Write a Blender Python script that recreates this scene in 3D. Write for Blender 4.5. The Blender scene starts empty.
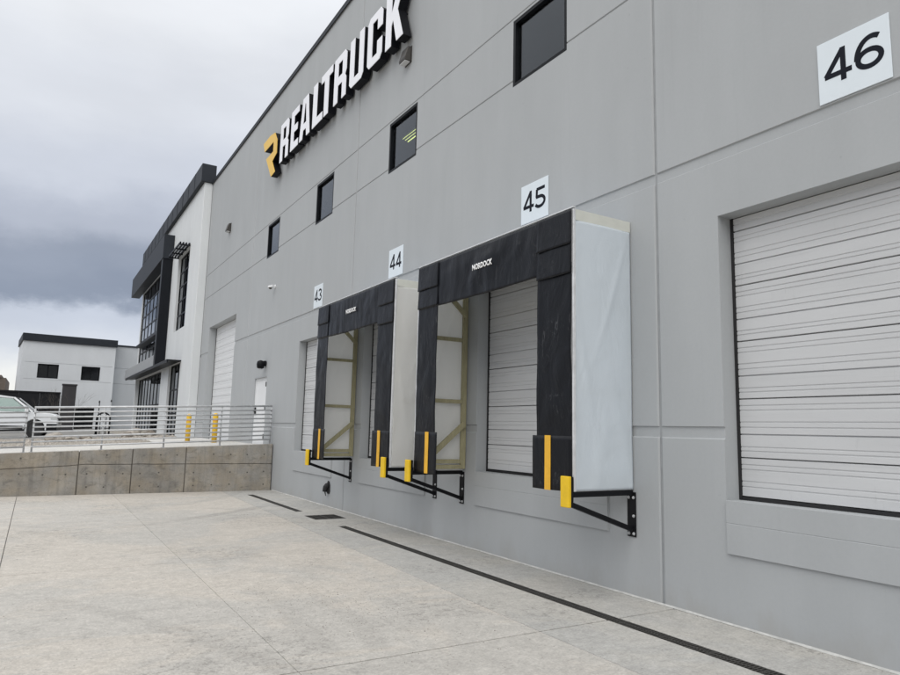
import bpy, bmesh, math, random
from mathutils import Vector, Matrix, noise as mn
R = math.radians
random.seed(7)
S = bpy.context.scene
COL = S.collection

# ---------------------------------------------------------------- camera
cd = bpy.data.cameras.new('camera'); cam = bpy.data.objects.new('camera', cd); COL.objects.link(cam)
cd.sensor_fit = 'HORIZONTAL'; cd.sensor_width = 36; cd.lens = 677.83/900*36
cd.clip_start = 0.05; cd.clip_end = 3000
cr = Vector((0.85424263, -0.51934749, 0.02340336)); cu = Vector((-0.0904697, -0.10417601, 0.99043556)); cf = Vector((0.51194215, 0.84818957, 0.1359768))
m = Matrix((cr, cu, -cf)).transposed().to_4x4(); m.translation = Vector((-5.7685, 0, 1.75)); cam.matrix_world = m
S.camera = cam
# ---------------------------------------------------------------- sky, sun, exposure
SUN_EL, SUN_AZ = R(48), R(218)          # azimuth clockwise from +Y
w = bpy.data.worlds.new('World'); S.world = w; w.use_nodes = True
nt = w.node_tree; N = nt.nodes; L = nt.links; N.clear()
def nd(tree, typ, **kw):
    n = tree.nodes.new(typ)
    for k, v in kw.items(): setattr(n, k, v)
    return n
out = nd(nt, 'ShaderNodeOutputWorld')
sky = nd(nt, 'ShaderNodeTexSky', sky_type='NISHITA', sun_disc=False, sun_elevation=SUN_EL, sun_rotation=SUN_AZ)
bgs = nd(nt, 'ShaderNodeBackground'); bgs.inputs[1].default_value = 0.1; L.new(sky.outputs[0], bgs.inputs[0])
tc = nd(nt, 'ShaderNodeTexCoord'); sep = nd(nt, 'ShaderNodeSeparateXYZ'); L.new(tc.outputs['Generated'], sep.inputs[0])
mp = nd(nt, 'ShaderNodeMapping'); mp.inputs['Scale'].default_value = (1.0, 1.0, 3.2); mp.inputs['Location'].default_value = (2.3, 0.4, 1.7)
L.new(tc.outputs['Generated'], mp.inputs[0])
n1 = nd(nt, 'ShaderNodeTexNoise'); n1.inputs['Scale'].default_value = 2.6; n1.inputs['Detail'].default_value = 5; n1.inputs['Roughness'].default_value = .5
L.new(mp.outputs[0], n1.inputs[0])
mp2 = nd(nt, 'ShaderNodeMapping'); mp2.inputs['Scale'].default_value = (1.0, 1.0, 1.7); mp2.inputs['Location'].default_value = (-.6, 3.1, .3)
L.new(tc.outputs['Generated'], mp2.inputs[0])
n2 = nd(nt, 'ShaderNodeTexNoise'); n2.inputs['Scale'].default_value = 6; n2.inputs['Detail'].default_value = 8; n2.inputs['Roughness'].default_value = .58
L.new(mp2.outputs[0], n2.inputs[0])
def math_n(tree, op, a, b=None, c=None, clamp=False):
    n = tree.nodes.new('ShaderNodeMath'); n.operation = op; n.use_clamp = clamp
    for i, x in enumerate((a, b, c)):
        if x is None: continue
        if isinstance(x, (int, float)): n.inputs[i].default_value = x
        else: tree.links.new(x, n.inputs[i])
    return n.outputs[0]
zz = math_n(nt, 'ADD', sep.outputs[2], math_n(nt, 'MULTIPLY', math_n(nt, 'SUBTRACT', n2.outputs[0], .5), .10))
zz = math_n(nt, 'ADD', zz, math_n(nt, 'MULTIPLY', sep.outputs[0], -.10))
ramp = nd(nt, 'ShaderNodeValToRGB'); L.new(zz, ramp.inputs[0])
cr_ = ramp.color_ramp; cr_.interpolation = 'EASE'
stops = [(0.0, (.70, .695, .665)), (.045, (.64, .645, .64)), (.100, (.46, .485, .535)), (.138, (.40, .43, .495)), (.156, (.19, .217, .275)), (.205, (.225, .252, .31)), (.25, (.335, .36, .42)), (.315, (.45, .475, .53)), (.40, (.53, .55, .59)), (.52, (.61, .625, .65)), (.75, (.95, .965, .98)), (1.0, (1.25, 1.26, 1.27))]
while len(cr_.elements) < len(stops): cr_.elements.new(.5)
for e, (p, c) in zip(cr_.elements, stops): e.position = p; e.color = (*c, 1)
mul = nd(nt, 'ShaderNodeMix', data_type='RGBA', blend_type='MULTIPLY'); mul.inputs[0].default_value = 1
vr = nd(nt, 'ShaderNodeMapRange'); vr.inputs[1].default_value = .3; vr.inputs[2].default_value = .7; vr.inputs[3].default_value = .92; vr.inputs[4].default_value = 1.08
L.new(n1.outputs[0], vr.inputs[0]); L.new(ramp.outputs[0], mul.inputs[6])
cmb = nd(nt, 'ShaderNodeCombineColor')
for i in range(3): L.new(vr.outputs[0], cmb.inputs[i])
L.new(cmb.outputs[0], mul.inputs[7])
bgc = nd(nt, 'ShaderNodeBackground'); bgc.inputs[1].default_value = 1.0; L.new(mul.outputs[2], bgc.inputs[0])
mx = nd(nt, 'ShaderNodeMixShader'); mx.inputs[0].default_value = .95
L.new(bgs.outputs[0], mx.inputs[1]); L.new(bgc.outputs[0], mx.inputs[2]); L.new(mx.outputs[0], out.inputs[0])

sl = bpy.data.lights.new('sun', 'SUN'); sun = bpy.data.objects.new('sun', sl); COL.objects.link(sun)
sl.energy = 1.0; sl.angle = R(60); sl.color = (1, .965, .91)
sd = Vector((math.sin(SUN_AZ)*math.cos(SUN_EL), math.cos(SUN_AZ)*math.cos(SUN_EL), math.sin(SUN_EL)))
sun.rotation_euler = (-sd).to_track_quat('-Z', 'Y').to_euler()
S.view_settings.view_transform = 'Standard'; S.view_settings.look = 'None'; S.view_settings.exposure = 0.52; S.view_settings.gamma = 1

# ---------------------------------------------------------------- materials
MATS = {}
def mat(name, col, rough=.6, metal=0, var=.06, vscale=3, bump=0, bscale=60, space='obj', spec=.5, fine=0, fscale=120):
    """plain surface with tonal variation and fine relief"""
    if name in MATS: return MATS[name]
    M = bpy.data.materials.new(name); M.use_nodes = True; t = M.node_tree; b = t.nodes['Principled BSDF']
    b.inputs['Roughness'].default_value = rough; b.inputs['Metallic'].default_value = metal; b.inputs['Specular IOR Level'].default_value = spec
    if space == 'obj': co = nd(t, 'ShaderNodeTexCoord').outputs['Object']
    else: co = nd(t, 'ShaderNodeNewGeometry').outputs['Position']
    n = nd(t, 'ShaderNodeTexNoise'); n.inputs['Scale'].default_value = vscale; n.inputs['Detail'].default_value = 6; n.inputs['Roughness'].default_value = .6; t.links.new(co, n.inputs[0])
    r = nd(t, 'ShaderNodeMapRange'); r.inputs[1].default_value = .25; r.inputs[2].default_value = .75; r.inputs[3].default_value = 1-var; r.inputs[4].default_value = 1+var
    t.links.new(n.outputs[0], r.inputs[0])
    val = r.outputs[0]
    if fine:
        n3 = nd(t, 'ShaderNodeTexNoise'); n3.inputs['Scale'].default_value = fscale; n3.inputs['Detail'].default_value = 3; t.links.new(co, n3.inputs[0])
        r3 = nd(t, 'ShaderNodeMapRange'); r3.inputs[1].default_value = .3; r3.inputs[2].default_value = .7; r3.inputs[3].default_value = 1-fine; r3.inputs[4].default_value = 1+fine
        t.links.new(n3.outputs[0], r3.inputs[0]); val = math_n(t, 'MULTIPLY', val, r3.outputs[0])
    mm = nd(t, 'ShaderNodeVectorMath', operation='SCALE'); mm.inputs[0].default_value = col; t.links.new(val, mm.inputs['Scale'])
    t.links.new(mm.outputs[0], b.inputs['Base Color'])
    if bump:
        n2 = nd(t, 'ShaderNodeTexNoise'); n2.inputs['Scale'].default_value = bscale; n2.inputs['Detail'].default_value = 4; t.links.new(co, n2.inputs[0])
        bp = nd(t, 'ShaderNodeBump'); bp.inputs['Strength'].default_value = bump; bp.inputs['Distance'].default_value = .01
        t.links.new(n2.outputs[0], bp.inputs['Height']); t.links.new(bp.outputs[0], b.inputs['Normal'])
    MATS[name] = M; return M

def noise_n(t, co, scale, detail=5, rough=.55, dist=0, sc=None, loc=None):
    if sc or loc:
        mp = nd(t, 'ShaderNodeMapping'); t.links.new(co, mp.inputs[0])
        if sc: mp.inputs['Scale'].default_value = sc
        if loc: mp.inputs['Location'].default_value = loc
        co = mp.outputs[0]
    n = nd(t, 'ShaderNodeTexNoise'); n.inputs['Scale'].default_value = scale; n.inputs['Detail'].default_value = detail
    n.inputs['Roughness'].default_value = rough; n.inputs['Distortion'].default_value = dist; t.links.new(co, n.inputs[0]); return n.outputs[0]
def rng(t, x, a, b, c, d, smooth=False):
    r = nd(t, 'ShaderNodeMapRange'); r.clamp = True
    if smooth: r.interpolation_type = 'SMOOTHSTEP'
    for i, v in enumerate((a, b, c, d)): r.inputs[i+1].default_value = v
    t.links.new(x, r.inputs[0]); return r.outputs[0]
def mixc(t, f, a, b, blend='MIX'):
    n = nd(t, 'ShaderNodeMix', data_type='RGBA', blend_type=blend)
    for i, v in ((0, f), (6, a), (7, b)):
        if isinstance(v, (int, float)): n.inputs[i].default_value = v
        elif isinstance(v, tuple): n.inputs[i].default_value = (*v, 1)
        else: t.links.new(v, n.inputs[i])
    return n.outputs[2]
def newmat(name):
    M = bpy.data.materials.new(name); M.use_nodes = True; t = M.node_tree; MATS[name] = M
    return M, t, t.nodes['Principled BSDF']
def bump_to(t, b, h, strength, dist=.01):
    bp = nd(t, 'ShaderNodeBump'); bp.inputs['Strength'].default_value = strength; bp.inputs['Distance'].default_value = dist
    t.links.new(h, bp.inputs['Height']); t.links.new(bp.outputs[0], b.inputs['Normal'])

def wall_paint(name, col):
    M, t, b = newmat(name)
    co = nd(t, 'ShaderNodeNewGeometry').outputs['Position']
    big = rng(t, noise_n(t, co, .35, 4), .3, .7, .975, 1.025)
    roller = rng(t, noise_n(t, co, 1.6, 5, .6, sc=(1, 1, .35)), .3, .7, .97, 1.03)
    streak = rng(t, noise_n(t, co, 2.2, 6, .65, sc=(2, 3.2, .12)), .58, .8, 1.0, .95)
    spots = rng(t, noise_n(t, co, 9, 2, .5), .73, .80, 1.0, .88)
    scr = rng(t, noise_n(t, co, 7, 8, .8, 1.5, sc=(1, .6, 1), loc=(0, 4, 4)), .68, .72, 1.0, 1.05)
    fine_ = rng(t, noise_n(t, co, 28, 4, .7), .3, .7, .982, 1.018)
    lap = rng(t, noise_n(t, co, 1.0, 2, .4, sc=(1, 2.2, .18), loc=(0, 2, 7)), .44, .56, .993, 1.006)
    v = math_n(t, 'MULTIPLY', math_n(t, 'MULTIPLY', math_n(t, 'MULTIPLY', big, roller), math_n(t, 'MULTIPLY', scr, math_n(t, 'MULTIPLY', fine_, lap))), math_n(t, 'MULTIPLY', streak, spots))
    mm = nd(t, 'ShaderNodeVectorMath', operation='SCALE'); mm.inputs[0].default_value = col; t.links.new(v, mm.inputs['Scale'])
    # splash dirt with its own broken outline along the foot of the wall
    sp = nd(t, 'ShaderNodeSeparateXYZ'); t.links.new(co, sp.inputs[0])
    dz = math_n(t, 'ADD', sp.outputs[2], math_n(t, 'MULTIPLY', math_n(t, 'SUBTRACT', noise_n(t, co, 2.0, 6, .7, sc=(1, 1, .5)), .5), -1.0))
    c2 = mixc(t, rng(t, dz, -.12, .25, .30, 0, True), mm.outputs[0], (.30, .28, .25))
    t.links.new(c2, b.inputs['Base Color']); b.inputs['Roughness'].default_value = .62
    h = math_n(t, 'ADD', math_n(t, 'MULTIPLY', noise_n(t, co, 55, 4), .4), noise_n(t, co, 2.2, 3))
    bump_to(t, b, h, .10, .012)
    return M
WALL = wall_paint('painted_grey_concrete', (.382, .397, .406))
OFFWALL = wall_paint('painted_white_concrete', (.66, .68, .69))
FARWALL = wall_paint('painted_far_wall', (.62, .64, .66))
FARGREY = wall_paint('painted_far_grey_wall', (.45, .47, .49))

def ground_concrete(name, c1, c2, grit=True):
    M, t, b = newmat(name)
    co = nd(t, 'ShaderNodeNewGeometry').outputs['Position']
    oi = nd(t, 'ShaderNodeObjectInfo')
    tan = rng(t, noise_n(t, co, .33, 6, .62, .6), .47, .57, 0, 1, True)
    tan2 = rng(t, noise_n(t, co, .9, 6, .65, .8, sc=(.45, 1.3, 1), loc=(3, 1, 0)), .52, .60, 0, .8, True)
    c = mixc(t, math_n(t, 'MAXIMUM', tan, tan2), c1, c2)
    wet = rng(t, noise_n(t, co, .7, 7, .68, .5, loc=(7.7, 2, 0)), .54, .72, 1.0, .90, True)
    mot = rng(t, noise_n(t, co, 4.5, 6, .7), .3, .7, .90, 1.09)
    fine = rng(t, noise_n(t, co, 45, 4, .7), .28, .72, .80, 1.18)
    spk = rng(t, noise_n(t, co, 26, 2, .5, loc=(1, 5, 0)), .70, .76, 1, .62)
    slab = rng(t, oi.outputs['Random'], 0, 1, .95, 1.05)
    scuff = rng(t, noise_n(t, co, 3.2, 7, .75, .7, sc=(.35, 1.6, 1), loc=(2, 9, 0)), .55, .70, 1, .91)
    scuff2 = rng(t, noise_n(t, co, 2.4, 7, .75, 1.0, sc=(1.5, .5, 1), loc=(5, 1, 0)), .57, .72, 1, .92)
    grain = rng(t, noise_n(t, co, 14, 6, .8), .32, .68, .82, 1.15)
    patch = math_n(t, 'MULTIPLY', rng(t, noise_n(t, co, .42, 3, .5, loc=(.6, 3.3, 0)), .50, .60, 0, 1, True), rng(t, noise_n(t, co, 9, 5, .85), .50, .60, 0, .34))
    slab = math_n(t, 'MULTIPLY', math_n(t, 'MULTIPLY', slab, scuff), math_n(t, 'MULTIPLY', math_n(t, 'MULTIPLY', scuff2, grain), math_n(t, 'SUBTRACT', 1, patch)))
    v = math_n(t, 'MULTIPLY', math_n(t, 'MULTIPLY', wet, mot), math_n(t, 'MULTIPLY', math_n(t, 'MULTIPLY', fine, spk), slab))
    # faint tyre arcs: rings about several turning centres, broken by noise
    sp = nd(t, 'ShaderNodeSeparateXYZ'); t.links.new(co, sp.inputs[0])
    for (cx, cy, r0, wd, amt) in ((-12.5, 7, 9.0, .16, .90), (-12.5, 7, 9.45, .14, .90), (3.5, 22.5, 11.2, .17, .90), (3.5, 22.5, 9.4, .17, .90), (-9.5, 23, 9.6, .18, .90), (-14, 2, 10.4, .14, .90), (-9.5, 23, 11.3, .18, .76)):
        dx = math_n(t, 'SUBTRACT', sp.outputs[0], cx); dy = math_n(t, 'SUBTRACT', sp.outputs[1], cy)
        d = math_n(t, 'SQRT', math_n(t, 'ADD', math_n(t, 'MULTIPLY', dx, dx), math_n(t, 'MULTIPLY', dy, dy)))
        e = math_n(t, 'ABSOLUTE', math_n(t, 'SUBTRACT', d, r0))
        band = rng(t, e, wd*.45, wd, 1, 0, True)
        br = rng(t, math_n(t, 'MULTIPLY', rng(t, noise_n(t, co, .30, 3, .5, loc=(cx, cy, r0)), .47, .57, 0, 1, True), 1), 0, 1, 0, 1)
        br = math_n(t, 'MULTIPLY', br, rng(t, noise_n(t, co, 5, 6, .75, loc=(cx, cy, 0)), .35, .6, .3, 1))
        v = math_n(t, 'MULTIPLY', v, math_n(t, 'SUBTRACT', 1, math_n(t, 'MULTIPLY', math_n(t, 'MULTIPLY', band, br), 1-amt)))
    # hairline cracks and rubbed lines
    vor = nd(t, 'ShaderNodeTexVoronoi', feature='DISTANCE_TO_EDGE'); vor.inputs['Scale'].default_value = .22
    dist = nd(t, 'ShaderNodeVectorMath', operation='ADD'); nn = nd(t, 'ShaderNodeTexNoise'); nn.inputs['Scale'].default_value = 1.2; nn.inputs['Detail'].default_value = 5; t.links.new(co, nn.inputs[0])
    t.links.new(co, dist.inputs[0]); t.links.new(nn.outputs['Color'], dist.inputs[1]); t.links.new(dist.outputs[0], vor.inputs[0])
    crack = rng(t, vor.outputs['Distance'], .0, .006, .80, 1)
    mm = nd(t, 'ShaderNodeVectorMath', operation='SCALE'); t.links.new(c, mm.inputs[0]); t.links.new(v, mm.inputs['Scale'])
    t.links.new(mm.outputs[0], b.inputs['Base Color'])
    t.links.new(rng(t, noise_n(t, co, 2, 5), .3, .7, .72, .92), b.inputs['Roughness'])
    b.inputs['Specular IOR Level'].default_value = .35
    h = math_n(t, 'ADD', math_n(t, 'MULTIPLY', noise_n(t, co, 120, 4, .7), .5), math_n(t, 'MULTIPLY', noise_n(t, co, 9, 5, .6), .8))
    h = math_n(t, 'ADD', h, math_n(t, 'MULTIPLY', noise_n(t, co, 60, 2, .5, sc=(1, .06, 1)), .35))
    bump_to(t, b, h, .35, .008)
    return M
YARD = ground_concrete('yard_concrete', (.445, .426, .395), (.490, .456, .410))
APRON = ground_concrete('apron_concrete', (.375, .368, .35), (.41, .395, .365))
RAMPC = ground_concrete('ramp_concrete', (.55, .54, .52), (.58, .56, .52))

def old_concrete(name, col):
    M, t, b = newmat(name)
    co = nd(t, 'ShaderNodeNewGeometry').outputs['Position']
    oi = nd(t, 'ShaderNodeObjectInfo')
    a = rng(t, noise_n(t, co, 1.4, 6, .68, .4), .28, .72, .66, 1.22)
    s = rng(t, noise_n(t, co, 3.0, 6, .65, sc=(2.6, 1, .18)), .50, .74, 1, .68)
    pit = rng(t, noise_n(t, co, 34, 3, .6), .64, .74, 1, .55)
    fine = rng(t, noise_n(t, co, 60, 4, .7), .3, .7, .86, 1.12)
    sl_ = rng(t, oi.outputs['Random'], 0, 1, .93, 1.07)
    # ragged tide of dark damp stains, own outline
    blot = rng(t, noise_n(t, co, 4.2, 7, .72, .8, sc=(1, 1, 1.8), loc=(4, 0, 2)), .53, .67, 1, .68)
    v = math_n(t, 'MULTIPLY', math_n(t, 'MULTIPLY', a, s), math_n(t, 'MULTIPLY', math_n(t, 'MULTIPLY', pit, fine), math_n(t, 'MULTIPLY', sl_, blot)))
    c = mixc(t, rng(t, noise_n(t, co, 2.1, 4), .4, .65, 0, 1), col, (col[0]*1.1, col[1]*1.02, col[2]*.9))
    mm = nd(t, 'ShaderNodeVectorMath', operation='SCALE'); t.links.new(c, mm.inputs[0]); t.links.new(v, mm.inputs['Scale'])
    t.links.new(mm.outputs[0], b.inputs['Base Color']); b.inputs['Roughness'].default_value = .85
    bump_to(t, b, math_n(t, 'ADD', noise_n(t, co, 40, 5, .7), noise_n(t, co, 6, 4)), .4, .012)
    return M
OLDC = old_concrete('formed_concrete', (.285, .271, .246))

def fabric(name, col, rough, transl=0., dirt=.1, sheen=0, scuff=0):
    M, t, b = newmat(name)
    co = nd(t, 'ShaderNodeTexCoord').outputs['Object']
    v = math_n(t, 'MULTIPLY', rng(t, noise_n(t, co, 1.3, 6, .6), .3, .7, 1-dirt, 1+dirt*.5), rng(t, noise_n(t, co, 6, 5, .6, sc=(1, 1, .3)), .35, .75, 1+dirt*.3, 1-dirt*.7))
    mm = nd(t, 'ShaderNodeVectorMath', operation='SCALE'); mm.inputs[0].default_value = col; t.links.new(v, mm.inputs['Scale'])
    c = mm.outputs[0]
    if scuff:
        k = math_n(t, 'MULTIPLY', rng(t, noise_n(t, co, 2.0, 3), .46, .62, 0, 1, True), rng(t, noise_n(t, co, 11, 7, .8, 1.2, sc=(1, 1.6, .55)), .56, .66, 0, scuff))
        c = mixc(t, k, c, (.17, .175, .185))
    t.links.new(c, b.inputs['Base Color'])
    b.inputs['Specular IOR Level'].default_value = .20
    t.links.new(rng(t, noise_n(t, co, 4, 4), .3, .7, rough-.07, rough+.1), b.inputs['Roughness'])
    h = math_n(t, 'ADD', noise_n(t, co, 3.2, 4, .5, 1.2, sc=(1, 1, .55)), math_n(t, 'MULTIPLY', noise_n(t, co, 320, 2), .04))
    bump_to(t, b, h, .5, .03)
    if transl:
        tr = nd(t, 'ShaderNodeBsdfTranslucent'); t.links.new(c, tr.inputs[0])
        ms = nd(t, 'ShaderNodeMixShader'); ms.inputs[0].default_value = transl
        o = t.nodes['Material Output']; t.links.new(b.outputs[0], ms.inputs[1]); t.links.new(tr.outputs[0], ms.inputs[2]); t.links.new(ms.outputs[0], o.inputs[0])
    return M
VINYL = fabric('black_vinyl', (.0075, .0085, .0115), .34, dirt=.15, scuff=.22)
CURTAIN = fabric('black_curtain_vinyl', (.0070, .0078, .0105), .36, dirt=.15, scuff=.38)
SKYTINTFAB = fabric('sky_tinted_white_fabric', (.775, .83, .875), .5, transl=.38, dirt=.012)  # white shelter fabric with bluish sky light put into its colour
WARMLITFAB = fabric('warm_lit_white_fabric', (.88, .88, .865), .5, transl=.52, dirt=.015)  # same white fabric, warm light between and through the panels put into its colour
WHITEFAB = fabric('white_side_fabric', (.80, .845, .885), .5, transl=.40, dirt=.035)

def galv(name, col, rough=.42):
    M, t, b = newmat(name)
    co = nd(t, 'ShaderNodeTexCoord').outputs['Object']
    v = rng(t, noise_n(t, co, 8, 5, .6), .3, .7, .85, 1.12)
    mm = nd(t, 'ShaderNodeVectorMath', operation='SCALE'); mm.inputs[0].default_value = col; t.links.new(v, mm.inputs['Scale'])
    t.links.new(mm.outputs[0], b.inputs['Base Color']); b.inputs['Roughness'].default_value = rough; b.inputs['Metallic'].default_value = .35
    return M
GALV = galv('galvanised_steel', (.53, .54, .55), .5)
ALU = galv('aluminium_trim', (.70, .71, .72), .4)
def door_steel():
    M, t, b = newmat('white_door_steel')
    co = nd(t, 'ShaderNodeNewGeometry').outputs['Position']
    v = math_n(t, 'MULTIPLY', rng(t, noise_n(t, co, 1.1, 5, .6, sc=(1, .5, 3)), .3, .7, .95, 1.04), rng(t, noise_n(t, co, 5, 6, .7, sc=(1, .12, 5)), .55, .78, 1, .88))
    v = math_n(t, 'MULTIPLY', v, rng(t, noise_n(t, co, 12, 6, .7, sc=(1, 2, .25), loc=(3, 3, 3)), .62, .78, 1, .86))
    mm = nd(t, 'ShaderNodeVectorMath', operation='SCALE'); mm.inputs[0].default_value = (.55, .557, .565); t.links.new(v, mm.inputs['Scale'])
    t.links.new(mm.outputs[0], b.inputs['Base Color']); b.inputs['Roughness'].default_value = .45
    bump_to(t, b, math_n(t, 'ADD', noise_n(t, co, 160, 2), math_n(t, 'MULTIPLY', noise_n(t, co, 1.5, 3, sc=(1, .6, 2)), 1.5)), .08, .01)
    return M
DOORW = door_steel()
def wood(name, col):
    M, t, b = newmat(name)
    co = nd(t, 'ShaderNodeTexCoord').outputs['Object']
    v = rng(t, noise_n(t, co, 14, 6, .7, .5, sc=(3, 3, .35)), .3, .7, .75, 1.2)
    mm = nd(t, 'ShaderNodeVectorMath', operation='SCALE'); mm.inputs[0].default_value = col; t.links.new(v, mm.inputs['Scale'])
    t.links.new(mm.outputs[0], b.inputs['Base Color']); b.inputs['Roughness'].default_value = .7
    return M
WOOD = wood('treated_lumber', (.36, .33, .20))
def glass(name, tint, refl=.10):
    M = bpy.data.materials.new(name); M.use_nodes = True; t = M.node_tree; t.nodes.clear(); MATS[name] = M
    o = nd(t, 'ShaderNodeOutputMaterial'); tr = nd(t, 'ShaderNodeBsdfTransparent'); tr.inputs[0].default_value = (*tint, 1)
    gl = nd(t, 'ShaderNodeBsdfGlossy'); gl.inputs['Roughness'].default_value = .02; gl.inputs[0].default_value = (.9, .93, .97, 1)
    co = nd(t, 'ShaderNodeTexCoord').outputs['Object']
    bp = nd(t, 'ShaderNodeBump'); bp.inputs['Strength'].default_value = .03; bp.inputs['Distance'].default_value = .02; t.links.new(noise_n(t, co, 1.3, 2), bp.inputs['Height']); t.links.new(bp.outputs[0], gl.inputs['Normal'])
    lw = nd(t, 'ShaderNodeLayerWeight'); lw.inputs[0].default_value = .5
    ms = nd(t, 'ShaderNodeMixShader'); t.links.new(math_n(t, 'ADD', math_n(t, 'MULTIPLY', math_n(t, 'POWER', lw.outputs['Facing'], 5), .9), refl, clamp=True), ms.inputs[0])
    t.links.new(tr.outputs[0], ms.inputs[1]); t.links.new(gl.outputs[0], ms.inputs[2]); t.links.new(ms.outputs[0], o.inputs[0])
    return M
GLASS = glass('tinted_window_glass', (.55, .58, .60), .06)
CARGLASS = glass('car_glass', (.80, .90, .86), .08)
def emit(name, col, s):
    M = bpy.data.materials.new(name); M.use_nodes = True; t = M.node_tree; b = t.nodes['Principled BSDF']
    b.inputs['Base Color'].default_value = (.8, .8, .8, 1); b.inputs['Emission Color'].default_value = (*col, 1); b.inputs['Emission Strength'].default_value = s
    MATS[name] = M; return M
BLACK = mat('black_metal', (.009, .0095, .011), .45, 0, .15, 6, spec=.12)
DARK = mat('dark_bronze_panel', (.012, .0135, .017), .42, 0, .12, 2, spec=.12)
FASCIA = mat('charcoal_fascia', (.030, .034, .041), .5, 0, .10, 1.5, spec=.12)
FRAMEB = mat('black_window_frame', (.008, .009, .011), .4, 0, .1, 5, spec=.12)
RUBBER = mat('black_rubber', (.014, .014, .015), .75, 0, .2, 8, .2, 60)
def worn(name, col, under, lo=.60):
    M, t, b = newmat(name); co = nd(t, 'ShaderNodeTexCoord').outputs['Object']
    w_ = nd(t, 'ShaderNodeNewGeometry').outputs['Position']
    k = rng(t, noise_n(t, w_, 16, 7, .75, .6, sc=(1, 1, .7)), lo, lo+.05, 0, .9)
    g_ = rng(t, noise_n(t, w_, 6, 6, .7), .3, .7, .86, 1.06)
    mm = nd(t, 'ShaderNodeVectorMath', operation='SCALE'); mm.inputs[0].default_value = col; t.links.new(g_, mm.inputs['Scale'])
    t.links.new(mixc(t, k, mm.outputs[0], under), b.inputs['Base Color']); b.inputs['Roughness'].default_value = .5
    bump_to(t, b, noise_n(t, w_, 40, 4), .12, .01); return M
YEL = worn('yellow_paint', (.80, .52, .012), (.10, .08, .05), .66)
YELT = worn('yellow_strip_vinyl', (.80, .44, .03), (.30, .18, .04), .64)
YELB = worn('yellow_bollard_sleeve', (.78, .48, .03), (.25, .18, .08), .64)
SIGNW = mat('white_sign_plate', (.70, .76, .805), .4, 0, .02, 3)
LETW = mat('white_letter_face', (.86, .87, .92), .4, 0, .02, 3)
LETY = mat('yellow_letter_face', (.80, .50, .06), .4, 0, .03, 3)
LETB = mat('black_letter_return', (.006, .0065, .009), .5, 0, .1, 3, spec=.12)
INK = mat('black_print', (.010, .0115, .018), .6, 0, .1, 8, spec=.12)
PRINTW = mat('white_print', (.80, .80, .80), .6, 0, .12, 30)
SEAL = mat('grey_joint_sealant', (.31, .322, .33), .7, 0, .12, 6, space='w')
BASESEAL = mat('pale_base_sealant', (.47, .47, .45), .7, 0, .3, 8, .3, 40, space='w')
CHANNEL = mat('drain_channel', (.006, .006, .006), .9, 0, .2, 9)
IRON = mat('cast_iron_grate', (.050, .047, .043), .6, .3, .3, 9, .3, 70)
WPBR = mat('bronze_lamp_housing', (.06, .055, .05), .45, .2, .12, 8)
LENS = mat('frosted_lens', (.55, .55, .55), .35, 0, .05, 10)
CAMW = mat('white_plastic', (.75, .76, .77), .4, 0, .03, 8)
INTERIOR = mat('dim_interior', (.10, .10, .10), .8, 0, .1, 1)
ROOFM = mat('roof_membrane', (.5, .5, .48), .8, 0, .1, 1)
CARP = mat('white_car_paint', (.74, .76, .78), .25, 0, .02, 3, spec=.6)
CHROME = mat('chrome', (.6, .6, .6), .15, .9, .03, 5)
ROCKM = mat('pale_rock', (.34, .31, .275), .85, 0, .3, 5, .6, 14, fine=.2, fscale=30)
ROCKD = mat('brown_rock', (.19, .165, .14), .85, 0, .3, 5, .6, 14, fine=.2, fscale=30)
GRAVEL = mat('gravel_ground', (.30, .275, .24), .9, 0, .3, 2.2, .8, 22, space='w', fine=.35, fscale=14)
ASPHALT = mat('parking_surface', (.21, .205, .195), .85, 0, .15, 1.4, .4, 60, space='w', fine=.2, fscale=40)
FARGROUND = mat('far_ground', (.24, .215, .17), .95, 0, .25, .05, .2, 4, space='w')
BARK = mat('bare_twig', (.07, .06, .052), .85, 0, .2, 8)
BROWNB = mat('brown_block', (.14, .115, .095), .85, 0, .2, 3, .3, 20)
DARKWALL = mat('charcoal_screen_wall', (.009, .010, .0125), .6, 0, .15, 2, .2, 18, spec=.25)
PILLAR = mat('dark_brown_pillar', (.035, .033, .036), .6, 0, .12, 3)

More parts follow.
